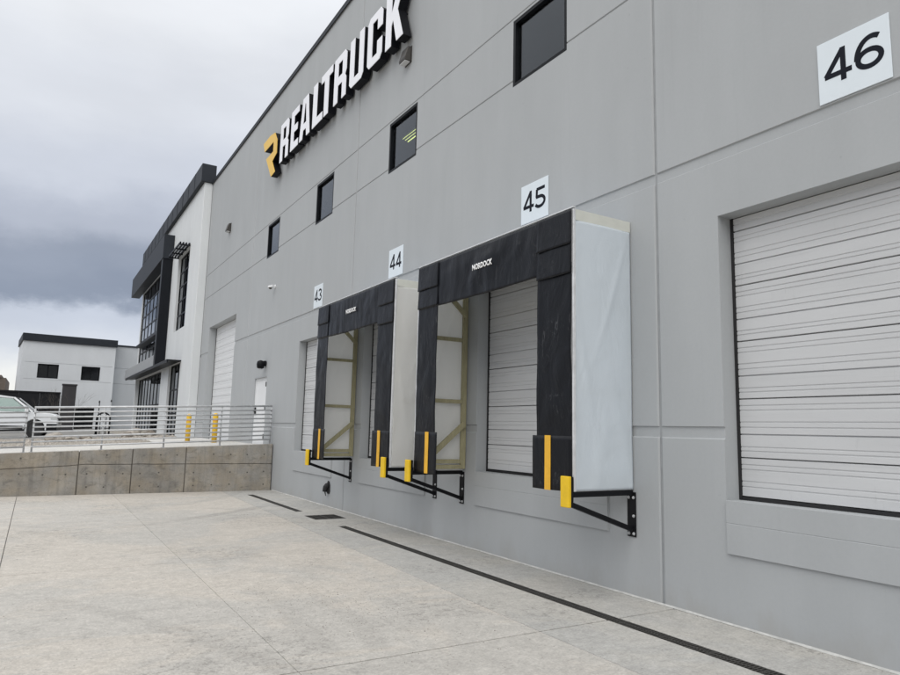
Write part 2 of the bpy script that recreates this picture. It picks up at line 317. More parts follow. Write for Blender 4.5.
# ---------------------------------------------------------------- helpers
class MB:
    def __init__(s): s.v = []; s.f = []
    def add(s, vs, fs):
        o = len(s.v); s.v += [tuple(v) for v in vs]; s.f += [tuple(i+o for i in f) for f in fs]; return s
    def box(s, x0, x1, y0, y1, z0, z1):
        x0, x1 = min(x0, x1), max(x0, x1); y0, y1 = min(y0, y1), max(y0, y1); z0, z1 = min(z0, z1), max(z0, z1)
        return s.add([(x0,y0,z0),(x1,y0,z0),(x1,y1,z0),(x0,y1,z0),(x0,y0,z1),(x1,y0,z1),(x1,y1,z1),(x0,y1,z1)],
                     [(0,3,2,1),(4,5,6,7),(0,1,5,4),(1,2,6,5),(2,3,7,6),(3,0,4,7)])
    def bar(s, a, b, wy, wz, up=(0,0,1)):
        """rectangular bar from a to b"""
        a = Vector(a); b = Vector(b); d = (b-a).normalized(); u = Vector(up)
        sdir = d.cross(u)
        if sdir.length < 1e-4: sdir = d.cross(Vector((0,1,0)))
        sdir.normalize(); u = sdir.cross(d).normalized()
        vs = []
        for p in (a, b):
            for i, j in ((-1,-1),(1,-1),(1,1),(-1,1)): vs.append(p+sdir*wy/2*i+u*wz/2*j)
        return s.add(vs, [(0,1,2,3),(7,6,5,4),(0,4,5,1),(1,5,6,2),(2,6,7,3),(3,7,4,0)])
    def tube(s, pts, r, n=10, cap=True):
        pts = [Vector(p) for p in pts]; rs = r if isinstance(r, (list, tuple)) else [r]*len(pts)
        o = []; prev = None
        for i, p in enumerate(pts):
            d = (pts[min(i+1, len(pts)-1)]-pts[max(i-1, 0)]).normalized()
            if prev is None:
                a = d.cross(Vector((0,0,1)));
                if a.length < 1e-3: a = d.cross(Vector((1,0,0)))
            else: a = prev-d*prev.dot(d)
            a.normalize(); prev = a; bb = d.cross(a)
            o += [p+(a*math.cos(2*math.pi*k/n)+bb*math.sin(2*math.pi*k/n))*rs[i] for k in range(n)]
        fs = [(i*n+k, i*n+(k+1)%n, (i+1)*n+(k+1)%n, (i+1)*n+k) for i in range(len(pts)-1) for k in range(n)]
        if cap: fs += [tuple(range(n))[::-1], tuple(range((len(pts)-1)*n, len(pts)*n))]
        return s.add(o, fs)
    def lathe(s, prof, n=16, c=(0,0,0)):
        o = [(c[0]+r*math.cos(2*math.pi*k/n), c[1]+r*math.sin(2*math.pi*k/n), c[2]+z) for r, z in prof for k in range(n)]
        fs = [(i*n+k, i*n+(k+1)%n, (i+1)*n+(k+1)%n, (i+1)*n+k) for i in range(len(prof)-1) for k in range(n)]
        fs += [tuple(range(n))[::-1], tuple(range((len(prof)-1)*n, len(prof)*n))]
        return s.add(o, fs)
    def prism(s, poly, fn, d0, d1):
        """2-D outline -> solid; fn(u, v, d) gives the 3-D point"""
        n = len(poly)
        vs = [fn(u, v, d0) for u, v in poly]+[fn(u, v, d1) for u, v in poly]
        return s.add(vs, [tuple(range(n)), tuple(range(2*n-1, n-1, -1))]+[((i+1) % n, i, n+i, n+(i+1) % n) for i in range(n)])
    def sheet(s, us, vs_, fn, skip=None):
        nu = len(us); nv = len(vs_)
        P = [fn(u, v) for v in vs_ for u in us]
        F = [(j*nu+i, j*nu+i+1, (j+1)*nu+i+1, (j+1)*nu+i) for j in range(nv-1) for i in range(nu-1)
             if not (skip and skip((us[i]+us[i+1])/2, (vs_[j]+vs_[j+1])/2))]
        return s.add(P, F)
    def build(s, name, material, parent=None, smooth=False, bevel=0, label=None, world=True, fixn=True, kind=None, seg=2, thick=0):
        me = bpy.data.meshes.new(name); me.from_pydata(s.v, [], s.f); me.update()
        if fixn:
            bm = bmesh.new(); bm.from_mesh(me); bmesh.ops.recalc_face_normals(bm, faces=bm.faces); bm.to_mesh(me); bm.free()
        ms = material if isinstance(material, (list, tuple)) else [material]
        for q in ms: me.materials.append(q)
        if smooth: me.polygons.foreach_set('use_smooth', [True]*len(me.polygons))
        o = bpy.data.objects.new(name, me); COL.objects.link(o)
        if parent:
            o.parent = parent
            if world and parent.type == 'EMPTY': o.location = -parent.location
        if thick:
            md = o.modifiers.new('thickness', 'SOLIDIFY'); md.thickness = thick; md.offset = 0
        if bevel:
            md = o.modifiers.new('bevel', 'BEVEL'); md.width = bevel; md.segments = seg; md.limit_method = 'ANGLE'; md.angle_limit = R(40)
        if label: o['label'] = label
        if kind: o['kind'] = kind
        return o
def thing(name, label, cat, loc=(0,0,0), group=None, rot=0):
    o = bpy.data.objects.new(name, None); COL.objects.link(o); o.location = loc; o.rotation_euler = (0,0,rot); o.empty_display_size = .2
    tag(o, label, cat, group); return o
def tag(o, label, cat, group=None):
    o['label'] = label; o['category'] = cat
    if group: o['group'] = group
    return o
def copy_tree(o, parent=None):
    c = o.copy(); COL.objects.link(c); c.parent = parent
    if parent: c.matrix_parent_inverse = o.matrix_parent_inverse.copy()
    for ch in list(o.children): copy_tree(ch, c)
    return c
def clone(o, parent, loc):
    c = o.copy(); COL.objects.link(c); c.parent = parent; c.location = loc; return c
def text_mesh(txt, y_left, y_right, z0, z1, x, depth, name, material, parent, bold=0.0, world=True, dy=-1):
    """flat lettering on a wall facing -X: reads from y_left (large y) to y_right"""
    cu_ = bpy.data.curves.new('lettering', 'FONT'); cu_.body = txt; cu_.size = 1; cu_.offset = bold; cu_.resolution_u = 6
    o = bpy.data.objects.new('lettering', cu_); COL.objects.link(o)
    dg = bpy.context.evaluated_depsgraph_get(); me = bpy.data.meshes.new_from_object(o.evaluated_get(dg))
    bpy.data.objects.remove(o); bpy.data.curves.remove(cu_)
    xs = [v.co.x for v in me.vertices]; ys = [v.co.y for v in me.vertices]
    ax, bx, ay, by = min(xs), max(xs), min(ys), max(ys)
    for v in me.vertices:
        u = (v.co.x-ax)/(bx-ax); t = (v.co.y-ay)/(by-ay)
        v.co = (x, y_left+(y_right-y_left)*u, z0+(z1-z0)*t)
    bm = bmesh.new(); bm.from_mesh(me)
    r = bmesh.ops.extrude_face_region(bm, geom=bm.faces[:])
    for e in r['geom']:
        if isinstance(e, bmesh.types.BMVert): e.co.x += depth
    bmesh.ops.recalc_face_normals(bm, faces=bm.faces); bm.to_mesh(me); bm.free()
    me.materials.clear(); me.materials.append(material)
    ob = bpy.data.objects.new(name, me); COL.objects.link(ob); ob.parent = parent
    if world and parent and parent.type == 'EMPTY': ob.location = -parent.location
    return ob

# ================================================================ SETTING: ground
def apx(y): return -1.80+.030*max(0, min(20, y-3.7))            # outer edge of the apron strip
g = MB(); g.sheet([-900, -60, -14, 0.02, 60, 900], [-900, -60, -10, 19.1, 60, 400, 1500], lambda u, v: (u, v, -.07))
yard = g.build('dock_yard', FARGROUND); yard['kind'] = 'structure'
GAP = .0048; CG = .0095
CHANNEL2 = mat('joint_fill', (.13, .125, .115), .9, 0, .2, 4, space='w')
xs_ = [-22, -18, -14, -10, -8.0, -5.97, -3.98]
ys_ = [-12.8, -8.3, -3.9, .55, 4.97, 9.43, 13.9, 18.968]
def slab_top(x, y): return 0.0
def slab(x0f, x1f, y0, y1, material, holes=(), parent=yard, dz=0):
    n = 6
    us = [0, 1]; b = MB()
    ys2 = sorted(set([y0+CG, y1-CG]+[q for h in holes for q in (h[2], h[3]) if y0 < q < y1]))
    xs2 = [None]
    # cell columns at the breakpoints of the holes
    cuts = sorted(set(q for h in holes for q in (h[0], h[1])))
    cols = [lambda y: x0f(y)+GAP]+[(lambda y, c=c: c) for c in cuts]+[lambda y: x1f(y)-GAP]
    P = []; idx = {}
    def hole(i, j):
        if i < 0 or j < 0 or i >= len(cols)-1 or j >= len(ys2)-1: return True
        yc = (ys2[j]+ys2[j+1])/2; xc = (cols[i](yc)+cols[i+1](yc))/2
        return any(h[0] < xc < h[1] and h[2] < yc < h[3] for h in holes)
    c = .004
    for j, y in enumerate(ys2):
        for i, cf_ in enumerate(cols): P.append((cf_(y), y, dz))
    nP = len(P); P += [(p[0], p[1], -.065) for p in P]
    nc = len(cols); F = []
    for j in range(len(ys2)-1):
        for i in range(nc-1):
            if hole(i, j): continue
            a, b_, c_, d = j*nc+i, j*nc+i+1, (j+1)*nc+i+1, (j+1)*nc+i
            F.append((a, b_, c_, d))
            if hole(i, j-1): F.append((a, nP+a, nP+b_, b_))
            if hole(i, j+1): F.append((d, c_, nP+c_, nP+d))
            if hole(i-1, j): F.append((a, d, nP+d, nP+a))
            if hole(i+1, j): F.append((b_, nP+b_, nP+c_, c_))
    m_ = MB(); m_.add(P, F)
    return m_.build('concrete_slab', material, parent, bevel=.003, seg=1)
bed = MB(); bed.sheet([-22, -1.06], [-12.7, 18.96], lambda u, v: (u, v, -.012)); bed.build('slab_bed', CHANNEL2, yard)
for j in range(len(ys_)-1):
    for i in range(len(xs_)-1):
        slab(lambda y, a=xs_[i]: a, lambda y, a=xs_[i+1]: a+(.0026 if abs(a+3.98) < .01 else 0), ys_[j], ys_[j+1], YARD)
    slab(lambda y: -3.9826, apx, ys_[j], ys_[j+1], YARD)
DR = [(-.945, -.785, -6.0, 11.75), (-.945, -.785, 14.03, 17.9)]
CB = (-1.01, -.36, 12.70, 13.38)
for j in range(len(ys_)-1):
    hs = [h for h in DR+[CB] if h[2] < ys_[j+1] and h[3] > ys_[j]]
    slab(apx, lambda y: -.012, ys_[j], ys_[j+1], APRON, hs)
# ---- drains
def grate_unit(w, l, nb, name, parent, loc):
    b = MB(); b.box(-w/2, w/2, 0, .012, -.03, -.003); b.box(-w/2, w/2, l-.012, l, -.03, -.003)
    for sx in (-w/2, -.006, w/2-.012): b.box(sx, sx+.012, .012, l-.012, -.03, -.004)
    p = (l-.024)/nb
    for k in range(nb):
        y = .012+p*(k+.5); b.box(-w/2+.012, -.006, y-.008, y+.008, -.026, -.005); b.box(.006, w/2-.012, y-.008, y+.008, -.026, -.005)
    o = b.build(name, IRON, parent, world=False); o.location = loc; return o
def trench(y0, y1, label):
    t = thing('trench_drain', label, 'drain', (-.865, y0, 0), 'trench drains along the dock wall')
    c = MB(); c.box(-.079, .079, .001, y1-y0-.001, -.064, -.055); c.build('channel', CHANNEL, t, world=False)
    n = round((y1-y0)/.5); l = (y1-y0)/n; proto = None
    for k in range(n):
        if proto is None: proto = grate_unit(.154, l-.004, 14, 'drain_grate', t, (0, .002, 0))
        else: clone(proto, t, (0, k*l+.002, random.uniform(-.002, 0)))
trench(-6.0, 11.75, 'long black slotted trench drain running along the near dock wall')
trench(14.03, 17.9, 'short black slotted trench drain ending near the retaining wall')
cb = thing('catch_basin', 'square black catch basin grate between the two trench drains', 'drain grate', (-.685, 12.70, 0))
c = MB(); c.box(-.322, .322, .003, .677, -.064, -.058); c.build('channel', CHANNEL, cb, world=False)
for k in range(2): grate_unit(.318, .672, 13, 'drain_grate', cb, (-.161+.322*k, .004, -.001))
# loose grit swept across the yard
gr = MB(); rr = random.Random(3)
for k in range(2600):
    if k < 1500: x, y = rr.gauss(-2.9, .75), rr.gauss(6.6, 1.1)
    elif k < 2100: x, y = rr.uniform(-6.5, -.1), rr.uniform(2.5, 18.5)
    elif k < 2350: x, y = -.02-abs(rr.gauss(0, .05)), rr.uniform(2, 18.8)
    else: x, y = rr.gauss(-4.3, 1.2), rr.gauss(17.2, .7)
    if y > 18.9 or x > -.01 or (-1.03 < x < -.34): continue
    q = rr.uniform(.002, .0065)*(1.5 if rr.random() < .04 else 1)
    a = rr.random()*6; vs = [(x+q*math.cos(a+i*1.57)*rr.uniform(.6, 1.2), y+q*math.sin(a+i*1.57)*rr.uniform(.6, 1.2), 0.0005) for i in range(4)]+[(x, y, q*rr.uniform(.6, 1.1))]
    gr.add(vs, [(0,1,4),(1,2,4),(2,3,4),(3,0,4)])
go = gr.build('loose_grit', mat('grit_stone', (.25, .235, .21), .9, 0, .4, 30)); go['kind'] = 'stuff'; tag(go, 'loose gravel grit scattered over the concrete yard', 'grit')

# ---- upper level behind the retaining wall
def uz(x, y):
    xx = max(-7.5, min(0, x)); z = 1.215+.045*xx+.010*min(0, max(-20, x+7.5))
    return z+.0045*max(0, min(60, y-26))
def ground_patch(name, x0, x1, y0, y1, material, step=1.5, dz=0, skirt=.7, rough=0):
    nx = max(2, int((x1-x0)/step)); ny = max(2, int((y1-y0)/step))
    us = [x0+(x1-x0)*i/nx for i in range(nx+1)]; vs = [y0+(y1-y0)*i/ny for i in range(ny+1)]
    b = MB(); b.sheet(us, vs, lambda u, v: (u, v, uz(u, v)+dz+(rough*mn.noise((u*.7, v*.7, 0)) if rough else 0)))
    e = [(u, y0) for u in us]+[(x1, v) for v in vs[1:]]+[(u, y1) for u in us[::-1][1:]]+[(x0, v) for v in vs[::-1][1:]]
    b.add([(x, y, uz(x, y)+dz) for x, y in e]+[(x, y, uz(x, y)+dz-skirt) for x, y in e], [(i, len(e)+i, len(e)+i+1, i+1) for i in range(len(e)-1)])
    o = b.build(name, material); o['kind'] = 'structure'; return o
ground_patch('ramp', -22, -.004, 19.225, 25.2, RAMPC, dz=0)
ground_patch('driveway', -2.2, -.004, 25.2, 30.0, RAMPC, dz=.0)
ground_patch('gravel_bed', -22, -2.2, 25.2, 33.0, GRAVEL, .5, -.03, rough=.10)
ground_patch('planting_bed', -2.2, -.35, 30.0, 52, GRAVEL, .5, -.03, rough=.06)
ground_patch('parking_lot', -45, -2.2, 33.0, 120, ASPHALT, 3, 0)
ground_patch('rear_ground', -2.2, 60, 52, 120, ASPHALT, 4, 0)

# ================================================================ WAREHOUSE
WH = thing('warehouse', 'long grey tilt-up concrete warehouse with loading docks and black windows', 'building', (0, 5, 0))
WH_TOP = 12.34
DOCKS = {46: (1.50, 4.325), 45: (5.90, 8.72), 44: (10.25, 13.06), 43: (14.54, 17.22)}
ROLL = (24.26, 28.62); MAN = (20.02, 21.30)
WINS = [(2.31, 3.56), (6.64, 7.88), (10.97, 12.18), (15.27, 16.47), (19.62, 20.83)]
WZ = (6.955, 8.04)
OPEN = [(a, b, 1.145, 3.985, .21) for a, b in DOCKS.values()]+[(ROLL[0], ROLL[1], 1.15, 5.69, .30), (MAN[0], MAN[1], 1.15, 3.20, .09)]+[(a, b, WZ[0], WZ[1], .13) for a, b in WINS]
def facade(name, y0, y1, ztop, opens, recess, bands, grooves, material, parent, x0=0., edge=.016):
    ch = .014
    def depth(y, z):
        d = 0.
        for (a, b, za, zb) in bands:                 # wide shallow reveals with sloping edges
            if za+.001 < z < zb-.001: d = max(d, .018)
        for zc in grooves:
            if abs(z-zc) < .001: d = max(d, .02)
        for (a, b, za, zb) in recess:
            if a+.001 < y < b-.001 and za+.001 < z < zb-.001: d = -.024 if abs(z-.935) > .002 else -.0205
        if y <= y0+.001 or y >= y1-.001: d = max(d, edge)
        return d
    Y = {y0, y0+edge, y1-edge, y1}; Z = {0., ztop}
    for (a, b, za, zb, dd) in opens:
        if b < y0 or a > y1: continue
        Y |= {a, b}; Z |= {za, zb}
    for (a, b, za, zb) in bands: Z |= {za, za+.012, zb-.008, zb}
    for zc in grooves: Z |= {zc-.013, zc, zc+.013}
    for (a, b, za, zb) in recess:
        if b < y0 or a > y1: continue
        Y |= {a, a+.010, b-.010, b}; Z |= {za, za+.004, .930, .935, .940, zb-.008, zb}
    Y = sorted(y for y in Y if y0-1e-6 <= y <= y1+1e-6); Z = sorted(Z)
    def hole(y, z): return any(a < y < b and za < z < zb for a, b, za, zb, dd in opens)
    m_ = MB(); m_.sheet(Y, Z, lambda y, z: (x0+depth(y, z), y, z), hole)
    for (a, b, za, zb, dd) in opens:
        if b < y0 or a > y1: continue
        zs = [z for z in Z if za-1e-6 <= z <= zb+1e-6]; ys = [y for y in Y if a-1e-6 <= y <= b+1e-6]
        for yy in (a, b): m_.sheet([0, 1], zs, lambda u, z: (x0+(depth(yy, z) if u == 0 else dd), yy, z))
        for z_ in (za, zb): m_.sheet(ys, [0, 1], lambda y, u: (x0+(depth(y, z_) if u == 0 else dd), y, z_))
    bm_o = m_.build(name, material, parent, fixn=False)
    bm = bmesh.new(); bm.from_mesh(bm_o.data); bmesh.ops.remove_doubles(bm, verts=bm.verts, dist=1e-5)
    bmesh.ops.recalc_face_normals(bm, faces=bm.faces); bm.to_mesh(bm_o.data); bm.free()
    return bm_o
RECESS = [(a, b, .648, 1.155) for a, b in DOCKS.values()]
BANDS = [(0, 0, 1.725, 1.852), (0, 0, 4.565, 4.695)]
JOINTS = [-12.3, -3.6, 5.13, 13.84, 22.52, 30.10]
for a, b in zip(JOINTS[:-1], JOINTS[1:]):
    facade('wall_panel', a+.014, b-.014, WH_TOP, OPEN, RECESS, BANDS, [7.06, 8.085], WALL, WH)
for y in JOINTS[1:-1]:
    b = MB(); b.box(.018, .028, y-.0145, y+.0145, .0, WH_TOP); b.build('joint_sealant', SEAL, WH)
b = MB(); 
for k in range(140):
    y = -12+k*.3; 
    if y > 18.7: break
    w_ = .003+.012*abs(mn.noise((y*1.7, 0, 3)))
    b.add([(-.001, y, .0), (-.011-w_, y, .001), (-.001, y, .016+.012*abs(mn.noise((y*2, 1, 1)))), (-.001, y+.3, .0), (-.011-w_, y+.3, .001), (-.001, y+.3, .016+.012*abs(mn.noise((y*2+.6, 1, 1))))], [(1, 4, 5, 2)])
b.build('base_sealant', BASESEAL, WH)
# hollow body behind the facade
b = MB(); b.add([(.30, -12.3, 0), (.30, -12.3, 12.1), (34, -12.3, 12.1), (34, -12.3, 0), (.30, 30.08, 0), (.30, 30.08, 12.1), (34, 30.08, 12.1), (34, 30.08, 0)], [(0, 1, 2, 3), (4, 7, 6, 5), (3, 2, 6, 7), (0, 3, 7, 4)])
b.build('inner_wall', INTERIOR, WH, fixn=False)
b = MB(); b.box(.02, 34.2, -12.3, 30.08, 12.1, 12.25); b.build('roof', ROOFM, WH)
b = MB(); b.box(34, 34.2, -12.3, 30.08, 0, 12.1); b.box(.03, 34, -12.5, -12.31, 0, 12.1); b.build('rear_wall', WALL, WH)
for a, c_ in zip(JOINTS[:-1], JOINTS[1:]):
    b = MB(); b.box(-.045, .26, a+.004, c_-.004, WH_TOP+.002, WH_TOP+.045); b.box(-.045, -.03, a+.004, c_-.004, WH_TOP-.10, WH_TOP+.001); b.build('parapet_coping', FASCIA, WH, bevel=.004, seg=1)
# windows
def window(parent, a, b_, z0, z1, xg, cols=1, rows=1, fw=.055, xf=None, mat_f=FRAMEB, glassm=GLASS, wm=.03, dep=.07, name='window'):
    f = MB(); e = .001
    f.box(xg-dep*.5, xg+dep*.5, a+e, a+fw, z0+e, z1-e); f.box(xg-dep*.5, xg+dep*.5, b_-fw, b_-e, z0+e, z1-e)
    f.box(xg-dep*.5, xg+dep*.5, a+fw, b_-fw, z0+e, z0+fw); f.box(xg-dep*.5, xg+dep*.5, a+fw, b_-fw, z1-fw, z1-e)
    iw = (b_-a-2*fw); ih = (z1-z0-2*fw)
    for k in range(1, cols): y = a+fw+iw*k/cols; f.box(xg-dep*.4, xg+dep*.4, y-wm/2, y+wm/2, z0+fw, z1-fw)
    for k in range(1, rows):
        z = z0+fw+ih*k/rows
        for c in range(cols): f.box(xg-dep*.38, xg+dep*.38, a+fw+iw*c/cols+(wm/2 if c else 0), a+fw+iw*(c+1)/cols-(wm/2 if c < cols-1 else 0), z-wm/2, z+wm/2)
    fo = f.build(name, mat_f, parent)
    for c in range(cols):
        for r_ in range(rows):
            p = MB(); p.box(xg-.004, xg+.004, a+fw+iw*c/cols+wm*.4, a+fw+iw*(c+1)/cols-wm*.4, z0+fw+ih*r_/rows+wm*.4, z0+fw+ih*(r_+1)/rows-wm*.4)
            p.build('pane', glassm, fo)
    return fo
for a, b_ in WINS:
    fo = window(WH, a, b_, WZ[0], WZ[1], .066, fw=.055, dep=.125)
# sectional doors
def section_door(parent, a, b_, z0, z1, xf, zs, name, steel=None):
    fr = MB(); fr.box(xf-.012, xf+.05, a+.001, a+.028, z0+.002, z1-.002); fr.box(xf-.012, xf+.05, b_-.030, b_-.001, z0+.002, z1-.002)
    fr.box(xf-.006, xf+.05, a+.028, b_-.030, z0+.002, z0+.035)
    fo = fr.build(name, RUBBER, parent)
    for za, zb in zip(zs[:-1], zs[1:]):
        h = zb-za; pr = [(za+.0035, .018), (za+.0075, 0)]
        def groove(zc, w_, d): pr.extend([(zc-w_, 0), (zc-w_*.6, d), (zc+w_*.6, d), (zc+w_, 0)])
        H = .57
        for fz, w_, d in ((.11, .008, .006), (.18, .008, .006), (.395, .007, .017), (.51, .008, .006), (.60, .008, .006), (.80, .008, .006), (.88, .008, .006)):
            zc = zb-H+fz*H if h < H*.9 else za+fz*h
            if za+.03 < zc < zb-.03: groove(zc, w_, d)
        pr += [(zb-.0075, 0), (zb-.0035, .018)]
        m_ = MB(); m_.sheet([a+.030, b_-.032], [z for z, d in pr], lambda y, z: (xf+dict(pr)[z], y, z))
        m_.add([(xf+.045, a+.030, za), (xf+.045, b_-.032, za), (xf+.045, b_-.032, zb), (xf+.045, a+.030, zb)], [(0, 1, 2, 3)])
        m_.add([(xf+.018, a+.030, za+.0035), (xf+.018, b_-.032, za+.0035), (xf+.045, b_-.032, za), (xf+.045, a+.030, za)], [(0, 1, 2, 3)])
        m_.add([(xf+.018, a+.030, zb-.0035), (xf+.018, b_-.032, zb-.0035), (xf+.045, b_-.032, zb), (xf+.045, a+.030, zb)], [(0, 1, 2, 3)])
        m_.build('door_section', steel or DOORW, fo)
    bk = MB(); bk.box(xf+.047, xf+.06, a+.002, b_-.002, z0+.036, z1-.002); bk.build('weather_seal', RUBBER, fo)
    return fo
for n, (a, b_) in DOCKS.items():
    section_door(WH, a, b_, 1.145, 3.985, .205, [1.181, 1.554, 2.128, 2.704, 3.273, 3.842, 3.984], 'dock_door')
section_door(WH, ROLL[0], ROLL[1], 1.15, 5.69, .29, [1.186+.28117*i for i in range(17)], 'roll_up_door', mat('bright_door_steel', (.70, .71, .72), .45, 0, .04, 2))
# exit door in the wall by the ramp
dm = MB(); dm.box(.045, .085, MAN[0]+.06, MAN[1]-.06, 1.20, 3.13)
dm.box(.03, .088, MAN[0]+.001, MAN[0]+.058, 1.16, 3.197); dm.box(.03, .088, MAN[1]-.058, MAN[1]-.001, 1.16, 3.197); dm.box(.03, .088, MAN[0]+.058, MAN[1]-.058, 3.132, 3.197)
dmo = dm.build('exit_door', mat('white_door_paint', (.74, .75, .76), .45, 0, .03, 2), WH)
k = MB(); k.box(.0, .043, MAN[1]-.16, MAN[1]-.12, 2.12, 2.32); k.tube([(.012, MAN[1]-.14, 2.2), (-.03, MAN[1]-.14, 2.2), (-.03, MAN[1]-.26, 2.19)], .011, 8); k.build('handle', BLACK, dmo)
k = MB(); k.box(-.0, .044, MAN[0]+.065, MAN[0]+.10, 2.2, 2.34); k.box(0., .044, MAN[0]+.065, MAN[0]+.10, 1.38, 1.52); k.box(0, .044, MAN[0]+.065, MAN[0]+.10, 2.92, 3.06); k.build('hinge', BLACK, dmo)
k = MB(); k.box(-.03, .029, MAN[0]+.03, MAN[1]-.03, 3.198, 3.23); k.build('drip_cap', SEAL, dmo)
# strip lamps that show through the third window
LAMPG = emit('lit_tube', (.80, .85, .25), 3.0)
for i in range(3):
    t = thing('strip_light', ['upper lit strip lamp seen through the third black window', 'middle lit strip lamp seen through the third black window', 'lower lit strip lamp seen through the third black window'][i], 'lamp', (3+.0*i, 16, 10.46-.10*i))
    b = MB(); b.box(-.06, .06, -1.9, 1.6-.16*i, .03, .05); b.build('housing', INTERIOR, t, world=False)
    b = MB(); b.tube([(0, -1.85, .01), (0, 1.55-.16*i, .01)], .013, 8); b.build('tube', LAMPG, t, world=False)

# ---- channel letters
SG = thing('building_sign', 'large white block letters with yellow emblem high on the grey warehouse wall', 'sign', (0, 15.6, 9.5))
Z0, Z1 = 9.505, 10.685; HH = Z1-Z0
XF, XB = -.25, -.045
def letter(polys, yl, yr, name='letter', face=LETW):
    """polys: list of outlines in unit letter space (u to the reader's right, v up)"""
    b = MB(); f = MB()
    pts = lambda P, inset=0: P
    for P in polys:
        b.prism(P, lambda u, v, d: (d, yl+(yr-yl)*u, Z0+HH*v), XF+.012, XB)
        f.prism(P, lambda u, v, d: (d, yl+(yr-yl)*u, Z0+HH*v), XF, XF+.0105)
    o = b.build(name, LETB, SG)
    f.build('face', face, o)
    s_ = MB()
    for P in polys[:1]:
        for u, v in (P[0], P[len(P)//2]):
            uu, vv = u*.8+.1, v*.8+.1
            s_.tube([(XB-.001, yl+(yr-yl)*uu, Z0+HH*vv), (.0, yl+(yr-yl)*uu, Z0+HH*vv)], .015, 6)
    s_.build('standoff', LETB, o)
    return o
T_ = .33
Rp = [[(0,0),(T_,0),(T_,1),(0,1)], [(T_+.001,1),(.86,1),(1,.91),(1,.55),(.90,.46),(1,.38),(1,0),(1-T_,0),(1-T_,.36),(T_+.001,.36),(T_+.001,.54),(1-T_,.54),(1-T_,.84),(T_+.001,.84)]]
Ep = [[(0,0),(1,0),(1,.17),(.40,.17),(.40,.42),(.86,.42),(.86,.59),(.40,.59),(.40,.83),(1,.83),(1,1),(0,1)]]
Ap = [[(0,0),(.31,0),(.345,.20),(.345,.20),(.655,.20),(.69,0),(1,0),(.74,1),(.26,1)]]
Ap = [[(0,0),(.30,0),(.36,.20),(.36,.36),(.46,.83),(.499,.83),(.499,1),(.24,1)], [(1,0),(.70,0),(.64,.20),(.64,.36),(.54,.83),(.501,.83),(.501,1),(.76,1)], [(.361,.20),(.639,.20),(.639,.36),(.361,.36)]]
Lp = [[(0,0),(1,0),(1,.17),(.42,.17),(.42,1),(0,1)]]
Tp = [[(0,.83),(0,1),(1,1),(1,.83),(.69,.83),(.69,0),(.31,0),(.31,.83)]]
Up = [[(.14,0),(.86,0),(1,.09),(1,1),(1-T_,1),(1-T_,.16),(T_,.16),(T_,1),(0,1),(0,.09)]]
Cp = [[(.14,0),(.86,0),(1,.09),(1,.40),(1-T_,.40),(1-T_,.16),(T_,.16),(T_,.84),(1-T_,.84),(1-T_,.62),(1,.62),(1,.91),(.86,1),(.14,1),(0,.91),(0,.09)]]
Kp = [[(0,0),(T_,0),(T_,.37),(.42,.46),(.64,0),(1,0),(.66,.58),(1,1),(.64,1),(T_,.60),(T_,1),(0,1)]]
for P, yl, yr in ((Rp, 19.22, 18.45), (Ep, 18.22, 17.56), (Ap, 17.45, 16.62), (Lp, 16.42, 15.68), (Tp, 15.83, 15.05), (Rp, 14.92, 14.15), (Up, 13.94, 13.16), (Cp, 12.95, 12.20), (Kp, 12.03, 11.23)):
    letter(P, yl, yr)
emb = [(21.10,10.79),(20.35,10.80),(19.86,10.72),(19.58,10.40),(19.56,9.96),(19.99,9.84),(19.64,9.40),(20.05,9.36),(20.70,10.14),(19.95,10.14),(19.95,10.46),(20.92,10.46)]
b = MB(); b.prism(emb, lambda u, v, d: (d, u, v), XF+.012, XB); eo = b.build('emblem', LETB, SG)
b = MB(); b.prism(emb, lambda u, v, d: (d, u, v), XF, XF+.0105); b.build('face', LETY, eo)

